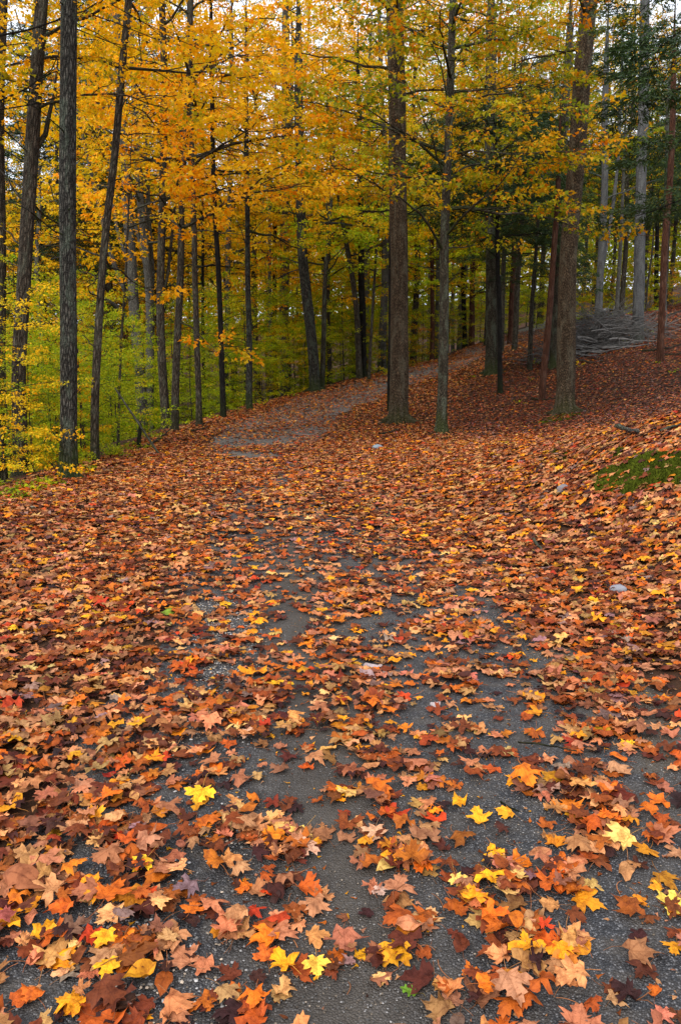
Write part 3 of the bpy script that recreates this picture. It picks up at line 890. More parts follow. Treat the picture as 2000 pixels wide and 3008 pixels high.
def crown_mesh(name, S, pal, seed, templates=None, material=None, off=(0, 0, 0), flat=1.0):
    """S: list of (x,y,z, yaw, pitch, scale)"""
    r = np.random.default_rng(seed); templates = templates or SPRAYS
    A = np.array(S, float); A[:, :3] -= np.asarray(off)
    P = PALS[pal]; tid = r.integers(0, len(templates), len(A)); parts = []
    clump = fbm(A[:, 0] * .55 + A[:, 2] * .4, A[:, 1] * .55 + A[:, 2] * .7, seed, 2)
    for k, (Tv, Tf) in enumerate(templates):
        s = A[tid == k]; m_ = len(s)
        if not m_: continue
        nl, kv = Tv.shape[:2]
        X = np.repeat(Tv.reshape(1, -1, 3), m_, 0) * s[:, 5][:, None, None]
        mir = r.choice([-1, 1], m_)[:, None]; X[..., 0] *= mir
        roll = r.normal(0, .28, m_)[:, None]
        x = X[..., 0] * np.cos(roll) + X[..., 2] * np.sin(roll); z = -X[..., 0] * np.sin(roll) + X[..., 2] * np.cos(roll)
        p = s[:, 4][:, None]; y = X[..., 1] * np.cos(p) - z * np.sin(p); z = X[..., 1] * np.sin(p) + z * np.cos(p)
        yw = s[:, 3][:, None]
        X = np.stack([x * np.cos(yw) - y * np.sin(yw), x * np.sin(yw) + y * np.cos(yw), z], -1) + s[:, None, :3]
        # a spray keeps to one or two of the palette's colours
        f = np.clip(clump[tid == k] + r.normal(0, .14, m_), 0, .999)
        pi = (f * len(P)).astype(int)
        pl = np.where(r.uniform(0, 1, (m_, nl)) < .62, pi[:, None], r.integers(0, len(P), (m_, nl)))
        c = P[pl] * r.uniform(.75, 1.15, (m_, nl, 1))
        C = np.repeat(c[:, :, None], kv, 2).reshape(m_, nl * kv, 3)
        F_ = (Tf[None] + (np.arange(nl) * kv)[:, None, None]).reshape(-1, 3)
        parts.append((X, C, X, np.zeros((0, 4), int), F_))
    V, FA, C, L = merge(parts)
    return npmesh(name, V, FA, [material or M_LEAF], col=np.clip(C, 0, .95))


def polydir(az, el): return np.array([math.cos(az) * math.cos(el), math.sin(az) * math.cos(el), math.sin(el)])


def bough(p0, az, el, L, r, n=8, lift=-.25, wander=.16):
    pts = [np.array(p0, float)]
    for i in range(n):
        t = i / n
        az += r.normal(0, wander); e = el + lift * t + r.normal(0, wander * .7)
        pts.append(pts[-1] + polydir(az, e) * (L / n))
    return np.array(pts)


def dress(mb, S, pts, r0, r, gap=.34, start=.22, sub=.42, subel=.12, sp=.42, scale=1.0, rtip=.006, sides=6, thin=True):
    """a limb along pts with side twigs and sprays of leaves on them"""
    pts = np.asarray(pts, float); seg = np.linalg.norm(np.diff(pts, axis=0), axis=1); Ls = np.concatenate([[0], np.cumsum(seg)]); L = Ls[-1]
    rad = r0 + (rtip - r0) * (Ls / L) ** .8
    if mb is not None: mb.tube(pts, rad, sides)
    side = 1; d = start * L
    while d < L:
        t = d / L
        p = np.array([np.interp(d, Ls, pts[:, k]) for k in range(3)])
        i = min(np.searchsorted(Ls, d), len(pts) - 1); dv = pts[i] - pts[i - 1]; az = math.atan2(dv[1], dv[0])
        L2 = (sub * L * (1 - .65 * t) + .35) * r.uniform(.6, 1.2)
        az2 = az + side * math.radians(r.uniform(35, 75)); el2 = r.normal(subel, .14)
        sp_pts = bough(p, az2, el2, L2, r, 4, -.15, .14)
        if mb is not None and thin: mb.tube(sp_pts, np.linspace(max(.42 * (r0 + (rtip - r0) * t), .008), .005, 5), 4, cap=False)
        q = .35 * L2
        while q <= L2 + .01:
            f = q / L2 * 4; j = min(int(f), 3); c = sp_pts[j] + (sp_pts[j + 1] - sp_pts[j]) * (f - j)
            S.append((*c, az2 - PI / 2 + r.normal(0, .5), r.normal(.02, .16), scale * r.uniform(.75, 1.15)))
            q += sp * r.uniform(.8, 1.3)
        side = -side; d += gap * r.uniform(.6, 1.4)
    S.append((*pts[-1], math.atan2(*(pts[-1] - pts[-2])[:2][::-1]) - PI / 2, 0, scale))


MAIN = []       # (x in the photo, short name) of the trees one can point at


def trunk_path(pix, Y, top, r, dy=0.0):
    pts = [at(u, v, Y) for u, v in pix]
    b = pts[0]; gz = float(hgt(b[0], b[1]))
    if len(pts) > 1:
        d = (pts[1] - b) / max(pts[1][2] - b[2], .3)
    else: d = np.array([0, 0, 1.0])
    if b[2] > gz - .05: b0 = b + d * (gz - .12 - b[2]); pts = [b0] + (pts if b[2] - gz > .25 else pts[1:])
    pts = np.array(pts)
    up = (pts[-1] - pts[-2]); up = up / np.linalg.norm(up)
    if pts[-1][2] < top:
        k = int((top - pts[-1][2]) / 1.2) + 1; ex = []
        q = pts[-1].copy(); dz = (top - q[2]) / k; sl = up[:2] / max(up[2], .4)
        for i in range(k):
            sl = sl * .86 + r.normal(0, .02, 2); q = q + np.array([sl[0] * dz, sl[1] * dz, dz]); ex.append(q)
        pts = np.concatenate([pts, ex])
    # smooth by resampling
    Ls = np.concatenate([[0], np.cumsum(np.linalg.norm(np.diff(pts, axis=0), axis=1))])
    n = max(8, int(Ls[-1] / .28)); s = np.linspace(0, Ls[-1], n)
    s = np.concatenate([[0, .06, .13, .22, .34], s[s > .45]])
    P = np.stack([np.interp(s, Ls, pts[:, k]) for k in range(3)], -1)
    for _ in range(3): P[2:-1] = (P[1:-2] + 2 * P[2:-1] + P[3:]) / 4
    wob = Ls[-1] * .0036
    P[:, 0] += wob * (vnoise(s * .5, np.full(len(s), Y), int(Y * 7)) - .5) * np.minimum(s, 1); P[:, 1] += wob * (vnoise(s * .5, np.full(len(s), Y + 3), 4) - .5) * np.minimum(s, 1)
    return P, s


def build_tree(name, label, short, cat, bark, Y, pix, wpx, top=13, taper=.55, sides=14, limbs=(), auto=None, pal='orange', flare=.5, wob=.10, forks=(), templates=None, material=None,
               roots=0, scale=1.0, seed=0, dead=False):
    r = np.random.default_rng(abs(seed * 31 + int(pix[0][0]) + int(Y * 10)))
    P, s = trunk_path(pix, Y, top, r)
    r0 = wpx / 2 * Y / F
    rad = r0 * (1 - (1 - taper) * (s / s[-1]))
    if not dead: rad = rad * np.clip((s[-1] - s) / 2.5, .12, 1)
    mb = MB(); mb.tube(P, rad, sides, wob=wob, flare=flare, seed=seed + 3)
    for k in range(roots):                                             # roots that spread into the ground
        az = k / roots * 2 * PI + r.normal(0, .25); rl = r0 * r.uniform(1.9, 3.4); q = []
        for t in np.linspace(0, 1, 7):
            x_, y_ = P[0][0] + math.cos(az + .3 * t) * (r0 * .55 + rl * t), P[0][1] + math.sin(az + .3 * t) * (r0 * .55 + rl * t)
            q.append((x_, y_, float(hgt(x_, y_)) + .42 * r0 * 2 * (1 - t) ** 2.2 * r.uniform(.9, 1.1) - .05 * t + .015))
        mb.tube(q, np.linspace(r0 * .42, r0 * .12, 7), 9, wob=.12, seed=seed + k)
    S = []
    for fpix, fw, ftop in forks:                                      # forks: stems that leave the trunk and go up
        Q = np.array([at(u, v, Y + dy) for u, v, dy in fpix]); up = Q[-1] - Q[-2]; up /= np.linalg.norm(up)
        ex = [Q[-1] + up * k for k in np.arange(1, max(ftop - Q[-1][2], 0) + .1, 1.0)]
        if ex: Q = np.concatenate([Q, ex])
        L_ = np.concatenate([[0], np.cumsum(np.linalg.norm(np.diff(Q, axis=0), axis=1))]); ss = np.arange(0, L_[-1], .3)
        Q = np.stack([np.interp(ss, L_, Q[:, k]) for k in range(3)], -1); Q[1:-1] = (Q[:-2] + 2 * Q[1:-1] + Q[2:]) / 4
        Q[0] = P[int(np.argmin(np.linalg.norm(P - Q[0], axis=1)))]
        mb.tube(Q, np.linspace(fw / 2 * Y / F, fw / 4 * Y / F, len(Q)), 10, wob=wob, seed=seed + 5)
    for lpix, w, kw in limbs:                                          # limbs seen in the photo: (x, y, metres nearer or farther)
        Q = np.array([at(u, v, Y + dy) for u, v, dy in lpix])
        L_ = np.concatenate([[0], np.cumsum(np.linalg.norm(np.diff(Q, axis=0), axis=1))]); ss = np.linspace(0, L_[-1], max(6, int(L_[-1] / .35)))
        Q = np.stack([np.interp(ss, L_, Q[:, k]) for k in range(3)], -1); Q[1:-1] = (Q[:-2] + 2 * Q[1:-1] + Q[2:]) / 4
        Q[1:] += r.normal(0, .018, (len(Q) - 1, 3))
        if (lpix[0][2] == 0) and len(lpix) > 1:
            Q[0] = P[int(np.argmin(np.linalg.norm(P - Q[0], axis=1)))]
        if kw.get('bare'): mb.tube(Q, np.linspace(w / 2 * Y / F, .006, len(Q)), 6)
        else:
            dress(mb, S, Q, w / 2 * Y / F, r, **{k: v for k, v in kw.items()})
    if not dead:                                                       # dead twigs and stubs low on the trunk
        for k in range(int(r.integers(3, 8))):
            i = int(r.integers(len(s) // 8 + 3, max(len(s) * 2 // 3, len(s) // 8 + 4))); i = min(i, len(s) - 2)
            L_ = r.choice([.12, .35, .7, 1.2]); q = bough(P[i], r.uniform(0, 6.28), r.normal(.35, .3), L_ + rad[i], r, 5, -.2, .25)
            mb.tube(q, np.linspace(min(.016 if L_ < .2 else .011, rad[i] * .3), .004, 6), 5, cap=L_ < .2)
    if auto:                                                           # limbs one cannot trace: from height h0 to h1
        h0, h1, nb, Lb, kw = auto
        zz = np.linspace(h0, h1, nb) + r.normal(0, .15, nb)
        for k, h in enumerate(zz):
            i = int(np.argmin(np.abs(P[:, 2] - h))); az = k * 2.4 + r.normal(0, .4)
            f = min(max((h - h0) / max(h1 - h0, .1), 0), 1)
            L = Lb * (1 - .55 * f ** 1.5) * r.uniform(.7, 1.15)
            el = r.normal(.35, .15)
            q = bough(P[i], az, el, L, r, 8, -.3)
            dress(mb, S, q, max(.014 * L, .012), r, scale=scale, **kw)
    base = P[0].copy()
    root = empty(name, base); tag(root, label, cat)
    obj('trunk', mb.mesh('trunk', BARK[bark], base), root)
    if S: obj('crown', crown_mesh('crown', S, pal, seed + 17, templates, material, base), root)
    if short: MAIN.append((pix[min(1, len(pix) - 1)][0], short))
    return root


G = dict
T_ = 'tree'
# ---- trees along the left edge of the path
build_tree('maple_tree', 'leafy maple off the left border whose dark branches cross the upper left corner', None, T_, 'dark', 11.0, [(-330, 1500), (-330, 300)], 50, top=9,
           limbs=[([(-330, 300, 0), (-120, 160, 0), (0, 98, 0), (140, 88, 0), (230, 45, .2), (330, -20, .3)], 12, G(start=.25, gap=.26)),
                  ([(-330, 480, 0), (-100, 350, 0), (0, 297, 0), (100, 242, .2), (165, 200, .4), (180, 140, .6)], 11, G(start=.3, gap=.3)),
                  ([(-330, 500, 0), (-100, 350, 0), (0, 318, 0), (130, 302, .2), (180, 290, .4)], 9, G(start=.3, gap=.45, sub=.25)),
                  ([(-330, 100, 0), (-100, -30, 0), (150, -60, 0), (420, -90, .6)], 11, G(start=.2, gap=.28)),
                  ], pal='amber', seed=1, templates=SPRAYS_SMALL)
build_tree('tall_tree', 'dark trunk half cut off by the left border', 'the trunk cut by the left border', T_, 'mid', 13, [(2, 1330), (2, 1000), (0, 550), (6, 0)], 38, top=13, seed=2, sides=16)
build_tree('tall_tree', 'dark trunk leaning right between the left border and the thick ridged trunk', 'the leaning dark trunk at far left', T_, 'mid', 11.5, [(62, 1425), (55, 1100), (88, 550), (108, 250), (126, 0)], 42, top=11, taper=.6, auto=(5.0, 10.5, 13, 2.0, G(gap=.32)), templates=SPRAYS_SMALL,
           limbs=[([(80, 610, 0), (45, 560, .2), (20, 530, .4), (-10, 480, .8)], 9, G(bare=True)), ([(72, 730, 0), (35, 690, .3), (5, 670, .6)], 8, G(bare=True)),
                  ([(95, 600, 0), (150, 650, 1), (230, 690, 2), (290, 700, 2.5)], 7, G(start=.5, gap=.5)),
                  ([(98, 470, 0), (150, 360, .3), (165, 230, .6), (175, 130, .8)], 17, G(bare=True))], pal='amber', seed=3, sides=16, wob=.14)
build_tree('tall_tree', 'thick straight trunk with ridged grey bark and mossy foot left of the path', 'the thick ridged trunk at left', T_, 'furrow', 10.3, [(204, 1404), (202, 1200), (201, 550), (204, 130), (205, 0)], 49, top=13, taper=.72,
           seed=4, sides=40, roots=6, wob=.09, flare=.75, auto=(8.6, 12.5, 9, 3.0, G(gap=.45)), pal='orange')
build_tree('leaning_tree', 'slim brown trunk bending to the right just behind the thick ridged trunk', 'the bent slim trunk', T_, 'mid', 12.2, [(281, 1352), (280, 1200), (284, 1030), (305, 720), (338, 450), (366, 150), (380, 0)], 23, top=11, taper=.7,
           limbs=[([(298, 760, 0), (260, 740, .5), (225, 725, 1), (140, 690, 2)], 7, G(start=.45, gap=.4)), ([(290, 830, 0), (262, 802, .5), (230, 795, .8)], 5, G(bare=True)),
                  ([(283, 1020, 0), (262, 1005, .2), (245, 985, .4)], 5, G(bare=True)), ([(300, 760, 0), (380, 810, .8), (440, 850, 1.5)], 7, G(start=.6, gap=.5))],
           auto=(5.4, 10.5, 14, 2.4, G(gap=.32)), pal='amber', seed=5, sides=16, wob=.12)
build_tree('dead_sapling', 'thin dead dark stem leaning left without leaves between the first two left trunks', 'the dead leaning stem', 'sapling', 'dark', 14.5, [(164, 1215), (158, 1150), (140, 960), (127, 830)], 7, top=0, taper=.5, flare=.2, sides=7, seed=6, dead=True,
           limbs=[([(136, 930, 0), (110, 900, .2), (85, 890, .3)], 2.5, G(bare=True)), ([(146, 1020, 0), (172, 985, .2), (190, 960, .3)], 2.5, G(bare=True)), ([(130, 870, 0), (150, 820, 0), (160, 790, 0)], 2.5, G(bare=True))])
build_tree('sapling_tree', 'very slender bare stem standing in the lime green understory left of the forked trunks', 'the slender bare stem', 'sapling', 'mid', 15.5, [(349, 1236), (351, 1120), (355, 990), (366, 870), (374, 740), (380, 560)], 8.5, top=6.5, flare=.2, sides=8, seed=7,
           limbs=[([(362, 890, 0), (380, 880, .2), (440, 850, .5)], 3, G(bare=True)), ([(356, 980, 0), (372, 1010, .2), (395, 1045, .3)], 3, G(bare=True)), ([(355, 1000, 0), (335, 970, .2), (310, 940, .3)], 3, G(bare=True))],
           auto=(4.2, 6.4, 7, 1.2, G(gap=.4)), pal='orange')
build_tree('forked_tree', 'leftmost of three thick grey forked trunks, its long arms reaching up left', 'the forked trunk with long left arms', T_, 'grey', 24, [(415, 1190), (412, 1110), (402, 960), (388, 800), (375, 640), (368, 480)], 33, top=15, taper=.6, seed=8, sides=20,
           forks=[([(398, 990, 0), (372, 930, -.3), (340, 895, -.6), (300, 870, -1), (235, 850, -1.4)], 15, 0), ([(390, 890, 0), (370, 860, -.2), (345, 800, -.3), (322, 735, -.5), (300, 640, -.6)], 14, 9),
                  ([(386, 800, 0), (366, 740, .3), (345, 680, .4), (335, 600, .5)], 11, 10)], auto=(5.5, 13, 14, 3.4, G(gap=.42)), pal='yellow')
build_tree('forked_tree', 'middle of three thick grey forked trunks, splitting in two above the green saplings', 'the middle forked trunk', T_, 'grey', 26, [(441, 1180), (441, 1110), (443, 950), (440, 860), (430, 760), (420, 640)], 27, top=14, taper=.6, seed=9, sides=18,
           forks=[([(442, 880, 0), (448, 800, .2), (440, 700, .3), (436, 600, .4)], 17, 12), ([(431, 800, 0), (415, 720, .2), (392, 640, .3), (380, 560, .4)], 11, 11)], auto=(5.5, 12.5, 12, 3.2, G(gap=.45)), pal='amber')
build_tree('forked_tree', 'rightmost of three thick forked trunks, dark with a short right arm', 'the dark forked trunk', T_, 'mid', 20.5, [(486, 1225), (481, 1130), (472, 960), (474, 800), (478, 650), (480, 480)], 25, top=13, taper=.6, seed=10, sides=18,
           forks=[([(478, 870, 0), (490, 830, 0), (497, 780, .2), (505, 700, .3)], 10, 8)], limbs=[([(474, 950, 0), (490, 880, .2), (505, 850, .4)], 5, G(bare=True)), ([(470, 960, 0), (455, 940, 0), (440, 930, 0)], 6, G(bare=True))],
           auto=(5.6, 12, 9, 3.2, G(gap=.36)), pal='amber')
build_tree('maple_tree', 'orange maple beside the path whose trunk forks into wide spreading branches', 'the spreading orange maple', T_, 'mid', 18.3, [(513, 1262), (516, 1180), (526, 930), (530, 770), (531, 660), (536, 510), (545, 350), (556, 180), (562, 0)], 23, top=11.5, taper=.42, seed=11, sides=18,
           limbs=[([(538, 670, 0), (575, 648, -.3), (622, 628, -.8), (660, 602, -1.2), (706, 577, -1.8), (760, 570, -2.6), (820, 556, -3.2), (890, 540, -3.6)], 11, G(start=.30, gap=.30)),
                  ([(706, 577, -1.8), (745, 545, -2.2), (790, 505, -2.6), (850, 480, -3)], 7, G(start=.1, gap=.3)),
                  ([(526, 655, 0), (490, 637, .3), (455, 628, .6), (400, 640, 1.2), (330, 660, 1.6)], 8, G(start=.3, gap=.3)),
                  ([(526, 655, 0), (505, 620, -.5), (470, 580, -1.2), (400, 560, -2.5)], 7, G(start=.25, gap=.3)),
                  ([(540, 515, 0), (580, 478, -.4), (630, 440, -1), (690, 405, -1.6), (740, 370, -2.2), (800, 330, -2.8)], 9, G(start=.25, gap=.28)),
                  ([(538, 515, 0), (505, 450, -.5), (470, 380, -1), (420, 320, -1.6), (340, 290, -2.4)], 8, G(start=.2, gap=.3)),
                  ([(540, 430, 0), (560, 360, -.5), (610, 290, -1.4), (650, 200, -2), (690, 120, -2.4)], 8, G(start=.2, gap=.28)),
                  ([(543, 370, 0), (520, 290, .5), (480, 200, .9), (430, 120, 1.3)], 8, G(start=.2, gap=.3)),
                  ([(548, 300, 0), (590, 220, 1), (660, 170, 1.5), (760, 150, 2)], 8, G(start=.2, gap=.28)),
                  ([(552, 200, 0), (530, 120, -1), (500, 30, -1.8), (460, -60, -2.4)], 7, G(start=.2, gap=.3)),
                  ([(540, 780, 0), (565, 775, -.2), (600, 785, -.4), (640, 770, -.6)], 5, G(bare=True)),
                  ([(537, 955, 0), (552, 950, -.2), (585, 985, -.6), (640, 1035, -1), (670, 1040, -1.2)], 5, G(start=.45, gap=.22, sub=.3))],
           auto=(5.8, 11, 8, 3.0, G(gap=.34)), pal='orange')
build_tree('tall_tree', 'slim brown trunk close to the right of the spreading orange maple', 'the slim brown trunk', T_, 'mid', 19.5, [(585, 1247), (583, 1150), (577, 980), (573, 800), (571, 677), (566, 500), (560, 300)], 18, top=12, taper=.6, seed=12, sides=14, auto=(5.6, 11.5, 9, 3.0, G(gap=.34)), pal='orange')
build_tree('tall_tree', 'thin dark far trunk between the slim brown trunk and the blackish trunk', 'the thin dark far trunk', T_, 'dark', 29, [(600, 1120), (598, 1035), (595, 800), (596, 680), (597, 560)], 10, top=12, seed=13, sides=10, auto=(3.8, 11.5, 20, 3.0, G(gap=.42)), pal='amber',
           limbs=[([(597, 760, 0), (625, 710, .3), (650, 680, .5)], 4, G(bare=True))])
build_tree('tall_tree', 'blackish slim trunk leaning slightly left, straight beside the leafy slope', 'the blackish slim trunk', T_, 'dark', 21.2, [(657, 1222), (654, 1120), (648, 933), (640, 780), (632, 630), (626, 480), (622, 300), (620, 100)], 17, top=12, taper=.6, seed=14, sides=14, auto=(6.5, 11.5, 10, 2.6, G(gap=.36)), pal='orange')
build_tree('tall_tree', 'smooth grey far trunk, dark towards its foot, right behind the blackish trunk', 'the smooth grey far trunk', T_, 'grey', 30, [(664, 1150), (666, 1060), (668, 917), (670, 720), (676, 540), (682, 300)], 17, top=15, taper=.7, seed=15, sides=14, auto=(5.5, 14, 18, 3.6, G(gap=.45)), pal='yellow')
build_tree('tall_tree', 'slim upright mossy trunk standing on the crest left of the path bend', 'the slim upright mossy trunk', T_, 'furrow', 23.4, [(733, 1201), (732, 1080), (730, 870), (728, 700), (727, 598), (724, 400), (722, 200)], 18, top=12, taper=.55, seed=16, sides=14, auto=(5.4, 11.5, 10, 2.8, G(gap=.36)), pal='yellow',
           limbs=[([(729, 740, 0), (710, 680, .3), (690, 640, .6), (675, 600, .8)], 4, G(bare=True)), ([(729, 700, 0), (750, 670, .3), (790, 640, .6)], 4, G(bare=True))])
build_tree('tall_tree', 'slim grey far trunk standing tight against a black trunk', 'the slim grey far trunk', T_, 'grey', 31, [(797, 1140), (795, 1050), (793, 850), (793, 650), (800, 500)], 12, top=13, seed=17, sides=12, auto=(4.6, 12.5, 14, 3.0, G(gap=.45)), pal='yellow')
build_tree('tall_tree', 'black far trunk between a slim grey trunk and a thick grey-brown one', 'the black far trunk', T_, 'dark', 35, [(808, 1120), (808, 1030), (808, 860), (808, 700), (810, 520)], 16, top=14, seed=18, sides=12, auto=(6.5, 13.5, 12, 3.2, G(gap=.5)), pal='lime')
build_tree('tall_tree', 'thick straight grey-brown far trunk left of the bent thick trunk', 'the thick grey-brown far trunk', T_, 'grey', 33, [(835, 1110), (835, 1010), (836, 800), (837, 610), (838, 400), (840, 200)], 27, top=17, taper=.75, seed=19, sides=16, auto=(7, 16, 16, 4.0, G(gap=.5)), pal='yellow')
build_tree('tall_tree', 'thick dark brown trunk bending left as it rises from the crest behind the path', 'the bent thick trunk on the crest', T_, 'furrow', 27.3, [(926, 1151), (920, 1060), (907, 933), (898, 830), (891, 770), (885, 640), (883, 566), (880, 400), (878, 200)], 31, top=14, taper=.65, seed=20, sides=24, roots=5,
           limbs=[([(876, 690, 0), (858, 610, -.4), (842, 585, -.6), (825, 560, -.9)], 6, G(start=.6, gap=.4))], auto=(6.2, 13.5, 15, 3.6, G(gap=.42)), pal='amber')
build_tree('forked_tree', 'slim mossy trunk forking high up, touching the foot of the bent thick trunk', 'the slim mossy forked trunk', T_, 'mossy', 27.8, [(946, 1152), (948, 1050), (953, 870), (961, 740), (968, 640), (972, 560), (980, 430)], 15, top=11, seed=21, sides=12,
           forks=[([(966, 640, 0), (958, 600, .2), (950, 560, .3), (944, 480, .4)], 6, 8)], limbs=[([(970, 770, 0), (1010, 720, .3), (1050, 690, .6), (1110, 655, .9)], 4, G(start=.6, gap=.4)), ([(972, 630, 0), (1000, 600, .3), (1030, 585, .5)], 4, G(bare=True))],
           auto=(4.6, 10.8, 16, 2.6, G(gap=.34)), pal='lime')
build_tree('leaning_tree', 'brown trunk leaning left, leftmost of the tight cluster at the path bend', 'the left-leaning trunk of the cluster', T_, 'mid', 30.2, [(1056, 1118), (1052, 1020), (1048, 917), (1036, 820), (1022, 740), (1004, 640), (990, 560)], 19, top=9, seed=22, sides=14, auto=(5.5, 9, 9, 2.6, G(gap=.4)), pal='lime')
build_tree('tall_tree', 'dark hollow-scarred trunk in the middle of the tight cluster at the path bend', 'the scarred trunk of the cluster', T_, 'dark', 30.6, [(1066, 1115), (1064, 1000), (1062, 800), (1060, 600), (1058, 400)], 21, top=14, seed=23, sides=14, auto=(6.5, 13.5, 14, 3.2, G(gap=.45)), pal='yellow')
build_tree('tall_tree', 'straight grey trunk behind the scarred trunk of the cluster', 'the grey trunk of the cluster', T_, 'grey', 35, [(1078, 1110), (1078, 915), (1079, 600), (1080, 400)], 17, top=16, taper=.75, seed=24, sides=14, auto=(6.5, 15, 16, 3.8, G(gap=.5)), pal='yellow')
build_tree('leaning_tree', 'thin brown trunk leaning right, rightmost of the tight cluster at the path bend', 'the thin right-leaning trunk of the cluster', T_, 'mid', 29.4, [(1083, 1108), (1093, 930), (1100, 800), (1106, 720), (1114, 670), (1124, 560)], 9.5, top=9, seed=25, sides=10, auto=(4.4, 9, 12, 2.2, G(gap=.36)), pal='lime')
# ---- right of the path
build_tree('tall_tree', 'thickest trunk right of the path, straight with scaly brown bark', 'the thick scaly brown trunk', T_, 'brown', 20.4, [(1170, 1240), (1172, 1090), (1173, 800), (1171, 600), (1168, 380), (1163, 150), (1160, 0)], 54, top=16, taper=.74, seed=26, sides=48, roots=6, wob=.10, flare=.62, auto=(7.9, 15, 18, 3.8, G(gap=.36)), pal='orange')
build_tree('tall_tree', 'thin blackish trunk hidden close behind the left side of the thick scaly trunk', 'the thin blackish trunk', T_, 'dark', 22.3, [(1143, 1213), (1144, 1050), (1146, 800), (1147, 600), (1146, 450)], 13, top=8, seed=27, sides=12, auto=(5.4, 8, 7, 2.0, G(gap=.4)), pal='yellow')
build_tree('maple_tree', 'slender mossy maple with flared roots and arching orange branches right of the scaly trunk', 'the mossy branching maple', T_, 'mossy', 17.6, [(1296, 1268), (1298, 1180), (1300, 1090), (1304, 900), (1303, 773), (1304, 677), (1312, 550), (1320, 350), (1324, 200), (1330, 0)], 30, top=12, taper=.5, seed=28, sides=30, roots=6, wob=.10, flare=1.0,
           limbs=[([(1296, 735, 0), (1280, 690, -.3), (1256, 645, -.6), (1215, 605, -1), (1170, 577, -1.5), (1110, 545, -2), (1050, 520, -2.4), (980, 470, -2.8)], 8, G(start=.42, gap=.30)),
                  ([(1300, 600, 0), (1285, 570, .2), (1265, 545, .4), (1225, 500, .8), (1160, 465, 1.2), (1080, 420, 1.6), (1000, 385, 2)], 7, G(start=.4, gap=.3)),
                  ([(1316, 682, 0), (1340, 648, -.3), (1365, 622, -.6), (1410, 595, -1), (1460, 555, -1.4), (1500, 510, -1.8), (1525, 460, -2)], 9, G(start=.42, gap=.3)),
                  ([(1365, 622, -.6), (1430, 618, -1), (1500, 600, -1.6), (1570, 575, -2)], 5, G(start=.3, gap=.34)),
                  ([(1300, 512, 0), (1275, 420, -.4), (1235, 330, -.9), (1190, 240, -1.3), (1150, 130, -1.6)], 7, G(start=.45, gap=.34)),
                  ([(1316, 540, 0), (1345, 500, .5), (1385, 480, 1), (1450, 480, 1.6), (1540, 500, 2.2), (1640, 490, 2.8)], 7, G(start=.35, gap=.28)),
                  ([(1322, 330, 0), (1290, 150, -.4), (1240, 70, -.7), (1190, 20, -1)], 6, G(start=.3, gap=.32)),
                  ([(1324, 280, 0), (1380, 265, .6), (1440, 265, 1.2), (1540, 255, 1.8), (1620, 240, 2.4)], 6, G(start=.3, gap=.3)),
                  ([(1326, 190, 0), (1370, 120, -.5), (1430, 60, -1), (1500, 20, -1.5)], 6, G(start=.3, gap=.3)),
                  ([(1328, 100, 0), (1280, 30, 1), (1220, -40, 1.6)], 6, G(start=.3, gap=.3)),
                  ([(1320, 400, 0), (1370, 360, -.8), (1430, 330, -1.6), (1520, 345, -2.4), (1600, 330, -2.8)], 6, G(start=.4, gap=.3)),
                  ([(1318, 450, 0), (1400, 440, -1), (1500, 455, -1.8), (1600, 450, -2.4), (1720, 440, -3)], 6, G(start=.35, gap=.28))],
           auto=(4.9, 11.5, 20, 3.2, G(gap=.36)), pal='olive')
build_tree('tall_tree', 'reddish brown far trunk just left of the mossy branching maple', 'the reddish far trunk', T_, 'red', 37, [(1268, 1035), (1269, 850), (1270, 680), (1266, 500)], 14, top=13, seed=29, sides=12, auto=(5, 12.5, 16, 3.2, G(gap=.5)), pal='lime')
build_tree('tall_tree', 'pale grey far trunk peeping out left of the mossy branching maple', 'the pale far trunk behind the maple', T_, 'grey', 39, [(1283, 1035), (1286, 800), (1288, 600)], 13, top=14, seed=30, sides=12, auto=(6, 13.5, 14, 3.2, G(gap=.5)), pal='yellow')
build_tree('tall_tree', 'dark far trunk, left one of a close pair left of the stout grey-green trunk', 'the dark far trunk of the pair', T_, 'dark', 42, [(1364, 1000), (1360, 850), (1357, 640)], 15, top=14, seed=31, sides=12, auto=(5, 13.5, 14, 3.4, G(gap=.5)), pal='olive')
build_tree('tall_tree', 'brown far trunk, right one of a close pair left of the stout grey-green trunk', 'the brown far trunk of the pair', T_, 'red', 41, [(1384, 1000), (1386, 850), (1389, 640)], 17, top=14, seed=32, sides=12, auto=(5, 13.5, 14, 3.4, G(gap=.5)), pal='olive')
build_tree('tall_tree', 'stout straight grey-green trunk right of the bare asphalt', 'the stout grey-green trunk', T_, 'mossy', 28, [(1442, 1098), (1443, 1000), (1442, 800), (1440, 612), (1438, 400)], 35, top=15, taper=.75, seed=33, sides=24, roots=5, auto=(7.5, 14, 16, 3.8, G(gap=.36)), pal='olive')
build_tree('hemlock_tree', 'dark hemlock with thin black trunk in front of the stout grey-green trunk', 'the thin black hemlock trunk', T_, 'dark', 24.2, [(1468, 1158), (1467, 1000), (1464, 840), (1458, 633), (1455, 400)], 15, top=9, taper=.6, seed=34, sides=14,
           limbs=[([(1462, 760, 0), (1430, 735, -.2), (1400, 690, -.4)], 4, G(bare=True)), ([(1463, 800, 0), (1440, 790, -.2), (1410, 785, -.4)], 3, G(bare=True)), ([(1462, 740, 0), (1480, 700, .2), (1500, 680, .4)], 4, G(bare=True))],
           auto=(5.2, 8.8, 24, 2.4, G(gap=.3, sp=.34)), pal='evergreen', templates=NEEDLES, material=M_NEEDLE)
